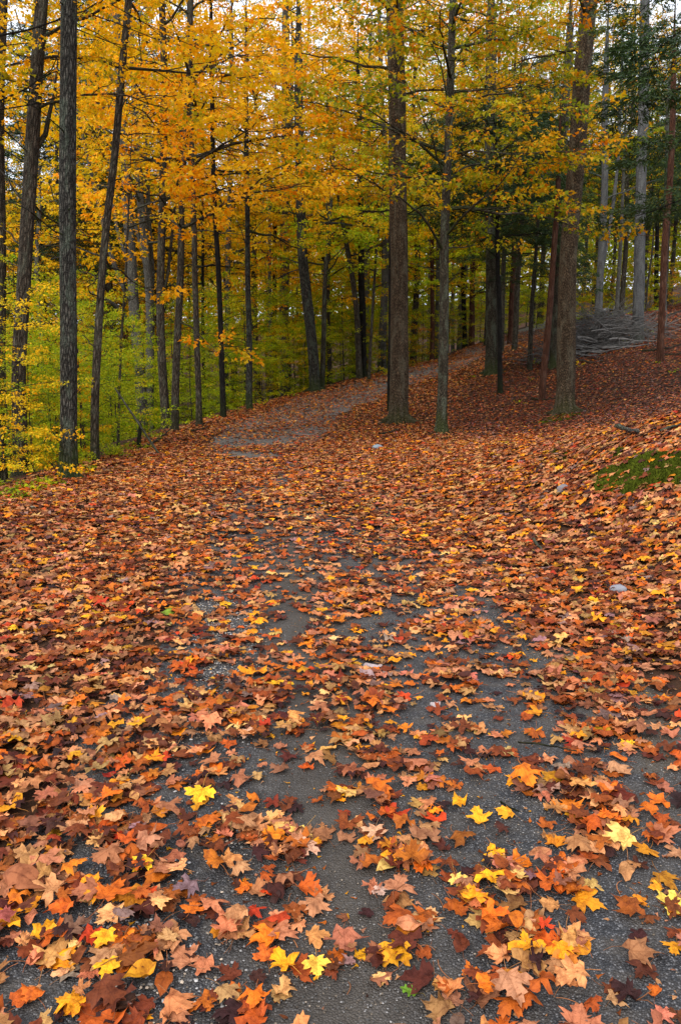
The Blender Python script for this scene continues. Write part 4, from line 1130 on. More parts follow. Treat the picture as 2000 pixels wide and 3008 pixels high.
build_tree('tall_tree', 'reddish far trunk beyond the top of the path, left of the bare red leaning trunk', 'the reddish trunk above the path', T_, 'red', 38, [(1498, 985), (1503, 850), (1511, 695), (1515, 560)], 16, top=13, seed=35, sides=12)
build_tree('dead_tree', 'bare reddish leaning trunk with peeling bark and pale foot beside the widest right trunk', 'the bare red leaning trunk', T_, 'red', 22.6, [(1591, 1170), (1597, 1080), (1610, 965), (1617, 860), (1625, 757), (1637, 571), (1641, 420), (1646, 250)], 20, top=9, taper=.6, seed=36, sides=20, flare=.3, wob=.2)
build_tree('tall_tree', 'mossy grey-green trunk hidden behind the widest right trunk', 'the mossy trunk behind', T_, 'mossy', 27, [(1624, 1080), (1632, 950), (1645, 760), (1650, 650), (1656, 400)], 24, top=14, taper=.75, seed=37, sides=18)
build_tree('tall_tree', 'wide brown trunk with mossy roots leaning right on the leafy slope', 'the wide brown trunk on the slope', T_, 'brown', 19.8, [(1658, 1212), (1661, 1100), (1663, 965), (1668, 800), (1674, 675), (1698, 380), (1714, 180), (1731, 0)], 53, top=14, taper=.72, seed=38, sides=44, roots=7, wob=.10, flare=.8,
           auto=(8.4, 13.5, 12, 3.6, G(gap=.4)), pal='olive')
build_tree('forked_tree', 'pale grey forked trunk rising behind the brush heap', 'the pale forked trunk', T_, 'pale', 34.5, [(1756, 948), (1758, 860), (1764, 757), (1770, 650), (1774, 550), (1776, 350), (1780, 150)], 21, top=16, taper=.7, seed=39, sides=16,
           forks=[([(1766, 800, 0), (1785, 690, .2), (1800, 600, .3), (1814, 480, .4), (1822, 300, .5), (1828, 100, .6)], 11, 16)], auto=(8.5, 15.5, 10, 3, G(gap=.55)), pal='olive', templates=SPRAYS_THIN)
build_tree('tall_tree', 'slim pinkish grey far trunk between the pale forked trunk and the smooth pale trunk', 'the slim pinkish trunk', T_, 'grey', 37, [(1809, 930), (1814, 820), (1822, 720), (1830, 550), (1838, 300)], 12, top=14, seed=40, sides=12, auto=(8, 13.5, 9, 3, G(gap=.6)), pal='olive', templates=SPRAYS_THIN)
build_tree('tall_tree', 'smooth pale grey trunk standing in the right end of the brush heap', 'the smooth pale trunk', T_, 'pale', 28.2, [(1872, 1004), (1874, 900), (1877, 757), (1883, 550), (1888, 320), (1893, 0)], 31, top=16, taper=.75, seed=41, sides=22, flare=.4)
build_tree('tall_tree', 'dark reddish trunk leaning right near the right border, standing clear of the brush heap', 'the dark reddish right trunk', T_, 'red', 24, [(1936, 1062), (1940, 960), (1945, 840), (1953, 700), (1963, 591), (1973, 350), (1980, 100)], 19, top=12, taper=.75, seed=42, sides=18, flare=.5)
build_tree('tall_tree', 'grey far trunk close behind the dark reddish trunk by the right border', 'the grey trunk at far right', T_, 'grey', 33, [(1947, 960), (1949, 840), (1955, 550), (1960, 300)], 14, top=14, seed=43, sides=12)
build_tree('tall_tree', 'thin crooked far stem right of the smooth pale trunk', 'the thin crooked stem', T_, 'mid', 35, [(1894, 945), (1897, 860), (1914, 750), (1922, 640), (1934, 560)], 7, top=9, seed=44, sides=8, wob=.2)
build_tree('tall_tree', 'dim black far trunk between the smooth pale trunk and the dark reddish one', None, T_, 'dark', 42, [(1926, 930), (1927, 760), (1930, 600)], 14, top=12, seed=45, sides=10)
# ---- evergreens: one off the right border with boughs hanging in, others behind
build_tree('hemlock_tree', 'dark hemlock off the right border with boughs hanging into the upper right corner', None, T_, 'dark', 17, [(2140, 1100), (2140, 400), (2140, -200)], 40, top=12, seed=46,
           limbs=[([(2140, 500, 0), (2060, 560, 0), (1960, 610, .3), (1860, 640, .6)], 7, G(start=.35, gap=.28, sp=.3)), ([(2140, 200, 0), (2040, 230, 0), (1960, 280, 0), (1890, 340, .4)], 7, G(start=.2, gap=.26, sp=.3)),
                  ([(2140, 20, 0), (2040, 60, 0), (1960, 110, 0), (1890, 190, .4)], 7, G(start=.2, gap=.24, sp=.28)), ([(2140, -160, 0), (2040, -100, 0), (1950, -40, .3), (1850, 60, .6)], 7, G(start=.2, gap=.24, sp=.28)),
                  ([(2140, 330, 0), (2060, 370, -.5), (1980, 430, -.8), (1930, 480, -1)], 7, G(start=.2, gap=.26, sp=.3)), ([(2140, 100, 0), (2060, 130, -.8), (1990, 180, -1.2), (1940, 250, -1.5)], 7, G(start=.2, gap=.24, sp=.28))],
           pal='evergreen', templates=NEEDLES, material=M_NEEDLE)
# ------------------------------------------------------------------ far trees: a few kinds, copied
def proto_tree(name, cat, H, h0, nb, Lb, pal, bark, r0, seed, templates=None, material=None, gap=.5, lean=.0, ever=False):
    r = np.random.default_rng(seed)
    s = np.linspace(0, H, 26); P = np.stack([.25 * (vnoise(s * .3, s * 0 + seed, 1) - .5) * s / H * 3 + lean * s, .6 * (vnoise(s * .3, s * 0 + seed, 2) - .5) * s / H, s - .3], -1)
    P[0, :2] = 0
    mb = MB(); mb.tube(P, r0 * np.clip(1 - s / H * .85, .08, 1), 10, wob=.1, flare=.4, seed=seed)
    S = []
    for k in range(nb):
        f = (k + r.uniform(0, .8)) / nb; h = h0 + (H - h0) * f
        i = int(np.argmin(np.abs(P[:, 2] - h)))
        L = Lb * ((1 - .8 * f) if ever else (.55 + .9 * f * (1 - f) * 1.6 - .35 * f ** 3)) * r.uniform(.7, 1.15)
        q = bough(P[i], k * 2.4 + r.normal(0, .4), r.normal(-.05 if ever else .42, .14), L, r, 6, -.3)
        dress(mb, S, q, max(.012 * L, .01), r, gap=gap, start=.2, sp=.5, thin=False, sides=5)
    root = empty(name, (0, 0, 0)); root['category'] = cat
    obj('trunk', mb.mesh('trunk', BARK[bark]), root)
    obj('crown', crown_mesh('crown', S, pal, seed, templates, material), root)
    return root


def kids(o): return [c for c in bpy.data.objects if c.parent == o]


PROTO = {}
for key, args in {
    'orange': ('maple_tree', T_, 15, 2.2, 34, 4.0, 'orange', 'mid', .14, 201),
    'amber': ('maple_tree', T_, 13, 2.6, 30, 3.6, 'amber', 'mid', .11, 202),
    'yellow': ('maple_tree', T_, 16, 4.2, 32, 4.0, 'yellow', 'grey', .15, 203),
    'lime': ('beech_tree', T_, 13, 3.0, 32, 3.6, 'lime', 'grey', .12, 204),
    'green': ('beech_tree', T_, 12, 2.6, 32, 3.4, 'green', 'mid', .11, 205),
    'olive': ('maple_tree', T_, 14, 4.2, 32, 3.8, 'olive', 'mid', .13, 206),
}.items():
    PROTO[key] = [proto_tree(*args)]
PROTO['evergreen'] = [proto_tree('hemlock_tree', T_, 15, 5.0, 40, 3.4, 'evergreen', 'mid', .15, 207, NEEDLES, M_NEEDLE, gap=.34, ever=True)]
# young trees of the understory
def proto_sapling(seed, H, Lb, nb, pal, h0=.35):
    r = np.random.default_rng(seed); s = np.linspace(0, H, 14)
    P = np.stack([.3 * (vnoise(s * .6, s * 0 + seed, 1) - .5) * s / H, .3 * (vnoise(s * .6, s * 0 + seed, 2) - .5) * s / H, s - .12], -1)
    mb = MB(); mb.tube(P, np.linspace(.007 * H + .006, .005, 14), 7)
    S = []
    for k in range(nb):
        f = (k + r.uniform(0, .7)) / nb; h = h0 + (H - h0) * f; i = int(np.argmin(np.abs(P[:, 2] - h)))
        q = bough(P[i], k * 2.4 + r.normal(0, .4), r.normal(.18, .12), Lb * (1 - .55 * f) * r.uniform(.7, 1.2), r, 5, -.3)
        dress(mb, S, q, .010, r, gap=.26, start=.15, sub=.4, subel=.0, sp=.36, scale=.95, sides=4, thin=False)
    root = empty('understory_sapling', (0, 0, 0)); root['category'] = 'sapling'
    obj('stem', mb.mesh('stem', BARK['mid']), root)
    obj('foliage', crown_mesh('foliage', S, pal, seed, SPRAYS_SMALL), root)
    return root


SAP = {'lime': [proto_sapling(301, 3.6, 1.7, 17, 'lime'), proto_sapling(302, 4.6, 1.9, 20, 'lime')], 'green': [proto_sapling(303, 3.4, 1.7, 17, 'green'), proto_sapling(304, 4.4, 1.8, 19, 'green')],
       'yellow': [proto_sapling(305, 2.6, 1.3, 14, 'yellow'), proto_sapling(306, 3.8, 1.6, 16, 'yellow')], 'amber': [proto_sapling(307, 4.2, 1.8, 18, 'amber')], 'olive': [proto_sapling(308, 2.4, 1.3, 13, 'olive')]}
_used = set()


def place(proto, x, y, rot, scale, dz=0.0):
    if proto.name not in _used: _used.add(proto.name); o = proto
    else:
        o = proto.copy(); COL.objects.link(o)
        for c in kids(proto):
            d = c.copy(); COL.objects.link(d); d.parent = o
    o.location = (x, y, float(hgt(x, y)) + dz); o.rotation_euler = (0, 0, rot); o.scale = (scale, scale, scale)
    return o


r = np.random.default_rng(77)
FARS = []      # (object, kind words, group, photo x, distance)
def far_spot(kind, x, y, sc_): FARS.append((place(PROTO[kind][0], x, y, r.uniform(0, 6.28), sc_), kind, 'tree', float(project([x, y, 3])[0]), y))


# rows of far trees; the photo column decides the kind
for row, (Y, step) in enumerate(((33, 230), (42, 220), (53, 200), (66, 190), (84, 180))):
    u = -260 + r.uniform(0, step)
    while u < 2320:
        y = Y + r.uniform(-2.5, 2.5); x = (u - 1000) / F * y
        s = float(seg_dist(np.array([x]), np.array([y]), EDGE)[0]); po = float(path_off(np.array([x]), np.array([y]))[0])
        if (s > 1.0 or y > 50) and abs(po) > 2.2:
            if u < 420: k = r.choice(['orange', 'amber', 'orange', 'evergreen' if row in (1, 3) else 'amber', 'yellow'])
            elif u < 760: k = r.choice(['orange', 'amber', 'yellow', 'amber', 'lime'])
            elif u < 1150: k = r.choice(['yellow', 'lime', 'amber', 'lime', 'green'])
            elif u < 1500: k = r.choice(['lime', 'yellow', 'olive', 'yellow', 'lime'])
            else: k = r.choice(['olive', 'green', 'olive', 'yellow', 'lime'])
            far_spot(k, x, y, r.uniform(.8, 1.15) * (1.3 if y > 75 else 1))
        u += step * r.uniform(.7, 1.3)
for u, y, k, sc_ in ((1120, 34, 'yellow', 1.2), (1210, 38, 'orange', 1.25), (1290, 33, 'lime', .95), (1345, 44, 'yellow', 1.3), (1420, 39, 'olive', 1.25), (1500, 45, 'lime', 1.3), (1570, 50, 'olive', 1.4), (1255, 48, 'lime', 1.4), (1180, 54, 'yellow', 1.5),
                     (1640, 47, 'yellow', 1.2), (1720, 52, 'olive', 1.3), (1370, 58, 'olive', 1.5), (1040, 44, 'orange', 1.3), (960, 36, 'amber', 1.15), (150, 30, 'yellow', 1.0), (345, 34, 'orange', 1.2), (455, 36, 'amber', 1.2), (760, 32, 'orange', 1.1), (850, 35, 'yellow', 1.2), (905, 41, 'orange', 1.4), (1130, 42, 'amber', 1.4), (1800, 40, 'olive', 1.1), (1770, 46, 'green', 1.1), (1855, 52, 'green', 1.2), (1935, 47, 'olive', 1.1), (2010, 46, 'green', 1.1), (1690, 56, 'lime', 1.3), (1460, 33.5, 'olive', 1.0)):
    far_spot(k, (u - 1000) / F * y, y, sc_)
# dark hemlocks one sees: behind the two middle right trunks, behind the left forked trunks, on the right slope
for u, y, sc_ in ((1545, 27.5, .62), (1500, 33, .8), (1610, 40, .95), (1920, 40, .95), (2020, 30, .8), (330, 40, 1.7), (480, 38, 1.6), (160, 42, 1.6), (235, 33, 1.1), (390, 46, 1.3), (1860, 46, 1.0)):
    far_spot('evergreen', (u - 1000) / F * y, y, sc_)
# understory: lower ground left of the path, then the strip beyond the bend
SAPS = []
def sap(kind, x, y, sc_): SAPS.append((place(SAP[kind][r.integers(len(SAP[kind]))], x, y, r.uniform(0, 6.28), sc_), kind, 'sapling', float(project([x, y, 0])[0]), y))


for Y, step, u0, u1 in ((20, 150, 20, 560), (23, 140, 20, 700), (27, 130, 60, 830), (12.5, 210, -60, 230), (15, 170, -60, 330), (18, 120, -60, 470), (21.5, 115, -60, 620), (25, 115, -60, 760), (29, 115, -60, 900), (33.5, 115, 60, 1080), (38, 120, 250, 1300)):
    u = u0 + r.uniform(0, step)
    while u < u1:
        y = Y + r.uniform(-1.2, 1.2); x = (u - 1000) / F * y
        s = float(seg_dist(np.array([x]), np.array([y]), EDGE)[0])
        if s > .8 and not (365 < u < 500 and y < 27 and r.uniform() < .8) and not (y < 26 and r.uniform() < .22):
            if u < 330: k = r.choice(['green', 'lime', 'green', 'olive', 'green'])
            elif u < 620: k = r.choice(['lime', 'green', 'green', 'lime', 'olive', 'green'])
            else: k = r.choice(['lime', 'lime', 'lime', 'yellow'])
            sap(k, x, y, r.uniform(.75, 1.15) * (.7 if s < 2 else 1))
        u += step * r.uniform(.7, 1.3)
for u, y, k, sc_ in ((870, 30.5, 'lime', .9), (1010, 31.6, 'lime', .95), (1000, 34, 'lime', 1.0), (960, 33, 'green', .9), (1120, 33.6, 'olive', .9), (1190, 36, 'olive', .9), (1235, 38.5, 'lime', .8), (1310, 40.5, 'lime', .9), (1350, 42, 'olive', .9),
                    (1400, 44, 'lime', .9), (1420, 47, 'olive', 1.0), (1480, 49, 'lime', 1.0), (1560, 47, 'green', .9), (1620, 44, 'lime', 1.0), (1690, 43, 'olive', 1.0), (1740, 42, 'lime', 1.0), (1800, 44, 'olive', 1.0), (1850, 41, 'lime', .9), (1930, 43, 'olive', 1.0),
                    (1985, 40, 'olive', .9), (2040, 42, 'lime', 1.0), (1660, 48, 'amber', 1.1), (1760, 50, 'olive', 1.2), (1880, 50, 'amber', 1.1), (900, 32, 'lime', 1.0), (820, 30, 'lime', 1.0), (1060, 36, 'lime', 1.2), (1150, 40, 'lime', 1.3), (1225, 44, 'lime', 1.3), (1340, 47, 'lime', 1.3), (1450, 54, 'lime', 1.4), (1530, 55, 'lime', 1.4)):
    sap(k, (u - 1000) / F * y, y, sc_)
# the bright yellow young maple by the left border and its neighbours
for u, y, k, sc_ in ((10, 10.6, 'yellow', .72), (92, 11.5, 'green', .5), (-40, 9.8, 'yellow', .5), (60, 13.2, 'lime', .8), (150, 13.0, 'amber', .5), (235, 13.4, 'green', .6)):
    sap(k, (u - 1000) / F * y, y, sc_)

for ps in list(PROTO.values()) + list(SAP.values()):                  # a kind that stands nowhere
    for q in ps:
        if q.name not in _used:
            for c in kids(q): bpy.data.objects.remove(c)
            bpy.data.objects.remove(q)
WORD = {'orange': 'orange-leaved maple', 'amber': 'amber-leaved maple', 'yellow': 'yellow-leaved maple', 'lime': 'lime-leaved beech', 'green': 'green-leaved beech', 'olive': 'olive and rust maple', 'evergreen': 'dark hemlock'}
SWORD = {'lime': 'lime green', 'green': 'deep green', 'yellow': 'bright yellow', 'amber': 'amber', 'olive': 'olive and rust'}
MAIN.sort()


def between(u):
    i = sum(1 for q in MAIN if q[0] < u)
    if i == 0: return f'left of {MAIN[0][1]}'
    if i == len(MAIN): return f'right of {MAIN[-1][1]}'
    return f'just right of {MAIN[i - 1][1]}'


for L, words_, what, grp in ((FARS, WORD, 'far', 'far trees of the wood'), (SAPS, SWORD, 'young', 'leafy saplings of the understory')):
    bk = {}
    for q in L: bk.setdefault((words_[q[1]], between(q[3])), []).append(q)
    for (w, b), qs in bk.items():
        qs.sort(key=lambda q: q[4])
        for j, q in enumerate(qs):
            w2 = f'far {w}' if what == 'far' else f'{w} sapling'
            lab = f'{w2} {b}' if len(qs) == 1 else f'{w2} {b}, {ORD1[j]} nearest'
            lab = lab.replace('first nearest', 'nearest')
            if len(lab.split()) > 16: lab = lab.replace('thin right-leaning', 'thin leaning').replace(' at far ', ' far ').replace('and rust ', '').replace('-leaved', '')
            if len(lab.split()) > 16: print('LONG', lab)
            tag(q[0], lab, q[2], grp)

# ------------------------------------------------------------------ the wood far beyond, one mass
r = np.random.default_rng(99); n = 160000
y = r.uniform(108, 150, n); x = r.uniform(-75, 75, n); hz = r.uniform(0, 1, n) ** .8 * (15 + 9 * fbm(x * .12, y * .12, 4))
z = hgt(x, y) + hz
kc = np.clip((fbm(x * .1, z * .14, 61, 3) - .35) * 1.5 + .42 + .35 * sstep(-10, 30, x) - .03 * (hz - 6) + r.normal(0, .12, n), 0, .999)
pl = np.concatenate([PALS['orange'][:2], PALS['amber'][:2], PALS['yellow'][1:3], PALS['lime'][:2], PALS['green'][:1], PALS['olive'][:1]])
C = pl[(kc * len(pl)).astype(int)] * r.uniform(.6, 1.1, (n, 1))
X = place_leaves(np.stack([x, y, z], -1), r.uniform(0, 6.28, n), r.normal(-.4, .5, n), r.normal(0, .6, n), r.uniform(.35, .75, n), _l6)
V, FA, C, L = merge([(X, np.repeat(C[:, None], 6, 1), X, np.zeros((0, 4), int), _l6f)])
tag(obj('far_woodland', npmesh('far_woodland', V, FA, [M_LEAF], col=C)), 'distant autumn wood closing the view behind the trees', 'woodland', kind='stuff')

# ------------------------------------------------------------------ brush heap
r = np.random.default_rng(41)
c0 = at(1785, 1025, 28.4); c0[2] = float(hgt(c0[0], c0[1]))
mb = MB()
def heap_h(x): return 1.05 * np.exp(-((x - .1) / 1.1) ** 2) + .75 * np.exp(-((x + 1.2) / 1.0) ** 2) + .25 * np.exp(-((x - 1.8) / 1.2) ** 2)
for k in range(1300):
    x = r.normal(-.45, .95); y = r.normal(0, .6); hh = heap_h(x) * r.uniform(.05, 1) * math.exp(-(y / 1.1) ** 2)
    p = np.array([c0[0] + x, c0[1] + y, float(hgt(c0[0] + x, c0[1] + y)) + hh])
    q = bough(p, r.normal(.15, .7) + (PI if r.uniform() < .5 else 0), r.normal(.12, .33), r.uniform(.5, 1.6), r, 4, -.1, .25)
    mb.tube(q, np.linspace(r.choice([.005, .007, .01, .02]), .004, 5), 4, cap=False)
m_br, nt = mat('weathered_branch'); g = N(nt); lpv = g.attr('lp', 'Vector'); nn = g.noise(lpv, 9, 4, .6)
g.out(g.princ(g.mix(nn, (.022, .019, .017, 1), (.20, .19, .18, 1)), .8, g.bump(nn, .01), .2))
o = obj('brush_twigs', mb.mesh('brush_twigs', m_br, c0), loc=c0)
tag(o, 'tangled heap of thin grey brush twigs on the slope', 'brush heap', kind='stuff')
for k in range(26):
    x = r.uniform(-2.3, .4); y = -.65 - r.uniform(0, .35) + .2 * r.normal(); hh = heap_h(x) * r.uniform(.05, .75)
    p = np.array([c0[0] + x, c0[1] + y, float(hgt(c0[0] + x, c0[1] + y)) + hh + .04])
    q = bough(p, r.normal(.1, .25), r.normal(.05, .10), r.uniform(.8, 1.7), r, 8, -.1, .15)
    q[:, 2] = np.maximum(q[:, 2], hgt(q[:, 0], q[:, 1]) + .04)
    mb = MB(); mb.tube(q, np.linspace(r.choice([.018, .025, .035, .055]), .010, 9), 8, wob=.2)
    o = obj('cut_branch', mb.mesh('cut_branch', m_br, p), loc=p)
    tag(o, 'bare grey branch lying on the front of the brush heap', 'branch', 'branches lying on the brush heap')

# ------------------------------------------------------------------ sticks, logs and stones on the ground
def stick(name, label, cat, pix, w, material, lift=.02, wob=.15):
    pts = []
    for u, v in pix:
        p = ground_hit(u, v); p[2] = float(surf(p[0], p[1])) + lift; pts.append(p)
    pts = np.array(pts); L_ = np.concatenate([[0], np.cumsum(np.linalg.norm(np.diff(pts, axis=0), axis=1))]); ss = np.linspace(0, L_[-1], 14)
    Q = np.stack([np.interp(ss, L_, pts[:, k]) for k in range(3)], -1); Q[1:-1] = (Q[:-2] + 2 * Q[1:-1] + Q[2:]) / 4
    d = float((Q[0] - CAM) @ FWD); rr = w / 2 * d / F
    Q[:, 2] += rr * .5; Q += np.random.default_rng(abs(int(pix[0][0]))).normal(0, rr * .25, Q.shape)
    mb = MB(); mb.tube(Q, np.linspace(rr, rr * .6, 14), 10, wob=wob)
    o = obj(name, mb.mesh(name, material, Q[0]), loc=Q[0]); return tag(o, label, cat)


M_LOG = BARK['grey']
stick('fallen_log', 'short grey log end lying on the right bank above the moss', 'log', [(1808, 1268), (1840, 1278), (1876, 1284)], 15, M_LOG, .05)
stick('fallen_branch', 'pale broken branch beside the short log on the right bank', 'branch', [(1770, 1270), (1810, 1262), (1890, 1256)], 6, M_LOG, .05)
stick('fallen_branch', 'pale branch reaching the right border above the moss', 'branch', [(1935, 1282), (1965, 1270), (2010, 1262)], 8, M_LOG, .05)
stick('fallen_branch', 'long thin branch on the slope crossing the right border below the dark reddish trunk', 'branch', [(1885, 1038), (1950, 1032), (2010, 1015)], 6, BARK['mid'], .06)
stick('fallen_branch', 'thin branch on the slope right of the dark reddish trunk foot', 'branch', [(1950, 1050), (2010, 1046)], 4, BARK['mid'], .05)
stick('fallen_branch', 'upper branch at the right border beside the brush heap', 'branch', [(1955, 935), (2010, 915)], 5, BARK['mid'], .06)
stick('fallen_branch', 'dark branch on leaves in front of the thick scaly trunk', 'branch', [(1115, 1283), (1145, 1278), (1170, 1268)], 5, BARK['mid'], .05)
stick('fallen_branch', 'dark branch on leaves in front of the mossy branching maple', 'branch', [(1275, 1296), (1325, 1294)], 4, BARK['mid'], .05)
stick('fallen_branch', 'branch lying between the bare red trunk and the wide brown trunk', 'branch', [(1560, 1178), (1600, 1182), (1640, 1176)], 5, BARK['mid'], .05)
stick('fallen_branch', 'pale branch lying on the slope right of the wide brown trunk', 'branch', [(1700, 1066), (1740, 1070), (1768, 1066)], 4, M_LOG, .05)
stick('twig', 'pale grey twig lying on dense leaves at middle right', 'twig', [(1565, 1597), (1578, 1620), (1597, 1640)], 9, M_LOG, .035)
stick('twig', 'long thin brown twig across the leaves at right above the big orange leaf', 'twig', [(1520, 2210), (1590, 2216), (1690, 2236)], 6, BARK['mid'], .03)
stick('twig', 'short dark twig on the asphalt below the large orange leaf', 'twig', [(1468, 2368), (1495, 2385), (1522, 2400)], 6, BARK['dark'], .004)
stick('twig', 'stout brown twig where asphalt meets the left leaves', 'twig', [(728, 2078), (748, 2068), (768, 2058)], 13, BARK['mid'], .01)
stick('fallen_branch', 'rotten branch lying along the crest at the left edge of the path', 'branch', [(415, 1328), (445, 1315), (480, 1290), (500, 1270)], 7, BARK['mid'], .06)
stick('fallen_branch', 'thin branch on the leaves beside the slim brown trunk', 'branch', [(560, 1275), (590, 1268), (612, 1262)], 5, BARK['mid'], .05)
# snapped stump at the crest
p = ground_hit(407, 1325); mb = MB(); mb.tube([p - [0, 0, .1], p + [.02, 0, .2], p + [.06, 0, .45], p + [.07, 0, .5]], [.05, .04, .032, .012], 8, wob=.2)
tag(obj('broken_stem', mb.mesh('broken_stem', BARK['dark'], p), loc=p), 'short snapped dark stem on the crest left of the path', 'stump')
# two leaning poles in the left understory
for (a_, b_, Y, w, lab) in (((365, 1180), (425, 1270), 13.2, 7, 'pale dead pole leaning against the bent slim trunk'), ((200, 1190), (158, 1255), 13.5, 9, 'brown dead pole leaning behind the thick ridged trunk')):
    A, B = at(*a_, Y), at(*b_, Y); d_ = B - A; lo = A if A[2] < B[2] else B; hi = B if A[2] < B[2] else A
    lo = lo + (lo - hi) / max(hi[2] - lo[2], .1) * max(lo[2] - float(hgt(lo[0], lo[1])), 0); hi = hi + (hi - lo) * .25
    mb = MB(); mb.tube(np.linspace(lo, hi, 8), np.linspace(w / 2 * Y / F, w / 3 * Y / F, 8), 8, wob=.1)
    tag(obj('dead_pole', mb.mesh('dead_pole', BARK['grey'], lo), loc=lo), lab, 'branch')


def stone(name, label, u, v, w, h, col, seed):
    P = ground_hit(u, v); d = float((P - CAM) @ FWD); a_ = w / 2 * d / F; r = np.random.default_rng(seed)
    th = np.linspace(0, 2 * PI, 18, endpoint=False); V = []; Q = []
    for i, f in enumerate(np.linspace(-.5, 1, 7)):
        rr = math.sqrt(max(0, 1 - max(f, -.3) ** 2)) + .03
        V.append(np.stack([a_ * rr * np.cos(th) * (1 + .18 * np.cos(3 * th + seed)), a_ * .8 * rr * np.sin(th) * (1 + .15 * np.sin(2 * th + seed)), np.full(18, f * h)], -1) * (1 + .06 * r.normal(size=(18, 1))))
    V = np.concatenate(V); i = np.arange(6)[:, None] * 18; j = np.arange(18)[None]; k = (j + 1) % 18
    Q = np.stack([i + j, i + k, i + 18 + k, i + 18 + j], -1).reshape(-1, 4)
    m, nt = mat(name + '_surface'); g = N(nt); tc = g.n('ShaderNodeTexCoord').outputs['Object']; n_ = g.noise(tc, 30, 4)
    g.out(g.princ(g.mix(n_, tuple(c * .6 for c in col) + (1,), tuple(col) + (1,)), .7, g.bump(n_, .01), .3))
    P[2] = float(surf(P[0], P[1])) + .03
    cap = np.arange(6 * 18, 7 * 18)[None]
    return tag(obj(name, npmesh(name, V, [Q, cap], [m]), loc=P), label, 'stone')


stone('stone', 'flat pale bluish stone on leaves between path and mossy branching maple', 1107, 1322, 32, .07, (.20, .25, .29), 1)
stone('stone', 'flat grey-lilac stone on leaves below the moss patches', 1652, 1447, 34, .05, (.19, .17, .18), 2)
stone('stone', 'smooth pale grey stone on dense leaves at middle right', 1815, 1745, 44, .03, (.24, .24, .27), 3)

# ------------------------------------------------------------------ moss on the right bank
r = np.random.default_rng(12)
m, nt = mat('moss'); g = N(nt); g.out(g.princ(g.attr('col', 'Color'), .9, None, .1))
def moss_patch(label, which, n):
    C_ = MOSS[which][0]; mn, mx = C_.min(0), C_.max(0)
    X = r.uniform(mn[0], mx[0], n * 4); Y = r.uniform(mn[1], mx[1], n * 4)
    T_h = moss_at(X, Y, which); ins = T_h > .008
    X, Y, T_h = X[ins][:n], Y[ins][:n], T_h[ins][:n]; k = len(X)
    Z = hgt(X, Y) + T_h + .02 * fbm(X * 16, Y * 16, 8)
    th = r.uniform(0, 6.28, k); hgt_ = r.uniform(.005, .016, k); w = r.uniform(.005, .011, k); lean = r.normal(0, .014, (k, 2))
    a = np.stack([X - w * np.cos(th), Y - w * np.sin(th), Z - .06], -1); b = np.stack([X + w * np.cos(th), Y + w * np.sin(th), Z - .06], -1)
    c = np.stack([X + lean[:, 0] + w * np.cos(th) * .7, Y + lean[:, 1] + w * np.sin(th) * .7, Z + hgt_], -1); d = np.stack([X + lean[:, 0] - w * np.cos(th) * .7, Y + lean[:, 1] - w * np.sin(th) * .7, Z + hgt_], -1)
    V = np.stack([a, b, c, d], 1).reshape(-1, 3)
    tone = fbm(X * 6, Y * 6, 23)[:, None]
    col = (np.array([[.020, .034, .003]]) * (1 - tone) + np.array([[.105, .125, .008]]) * tone) * r.uniform(.5, 1.4, (k, 1))
    o = obj('moss', npmesh('moss', V, [np.arange(4 * k).reshape(-1, 4)], [m], col=np.repeat(col, 4, 0)))
    tag(o, label, 'moss', kind='stuff')


moss_patch('large cushion of dark green moss at the right border', 0, 46000)
moss_patch('small moss patch on the leafy bank left of the large moss cushion', 1, 9000)
moss_patch('thin strip of moss just above the large moss cushion', 2, 9000)
moss_patch('thin moss on the roots of the wide brown trunk', 3, 5000)

# ------------------------------------------------------------------ seedlings and low plants
def seedling(name, label, u, v, w, pal, n, seed, hgt_m=None, Yoff=0):
    P = ground_hit(u, v); d = float((P - CAM) @ FWD); R = w / 2 * d / F; r = np.random.default_rng(seed)
    P[2] = float(hgt(P[0], P[1])); H = hgt_m or R * 1.1
    mb = MB(); S = []; lv = []
    for k in range(n):
        az = k * 2.4 + r.normal(0, .3); q = bough(P, az, r.uniform(.6, 1.2), math.hypot(R, H) * r.uniform(.5, 1), r, 4, -.6, .1)
        mb.tube(q, np.linspace(.004, .002, 5), 4, cap=False)
        for t in (2, 3, 4): lv.append((q[t], az))
    A = np.array([a[0] for a in lv]); m_ = len(A)
    X = place_leaves(A, r.uniform(0, 6.28, m_), r.normal(-.2, .3, m_), r.normal(0, .4, m_), r.uniform(.6, 1.1, m_) * max(.07, R * .42), _l6)
    C = np.repeat(PALS[pal][r.integers(0, len(PALS[pal]), m_)][:, None], 6, 1)
    V, FA, C, L = merge([(X, C, X, np.zeros((0, 4), int), _l6f)])
    root = empty(name, P); tag(root, label, 'seedling', 'seedlings on the forest floor')
    obj('stem', mb.mesh('stem', BARK['mid'], P), root); obj('foliage', npmesh('foliage', V - P, FA, [M_LEAF], col=C), root)


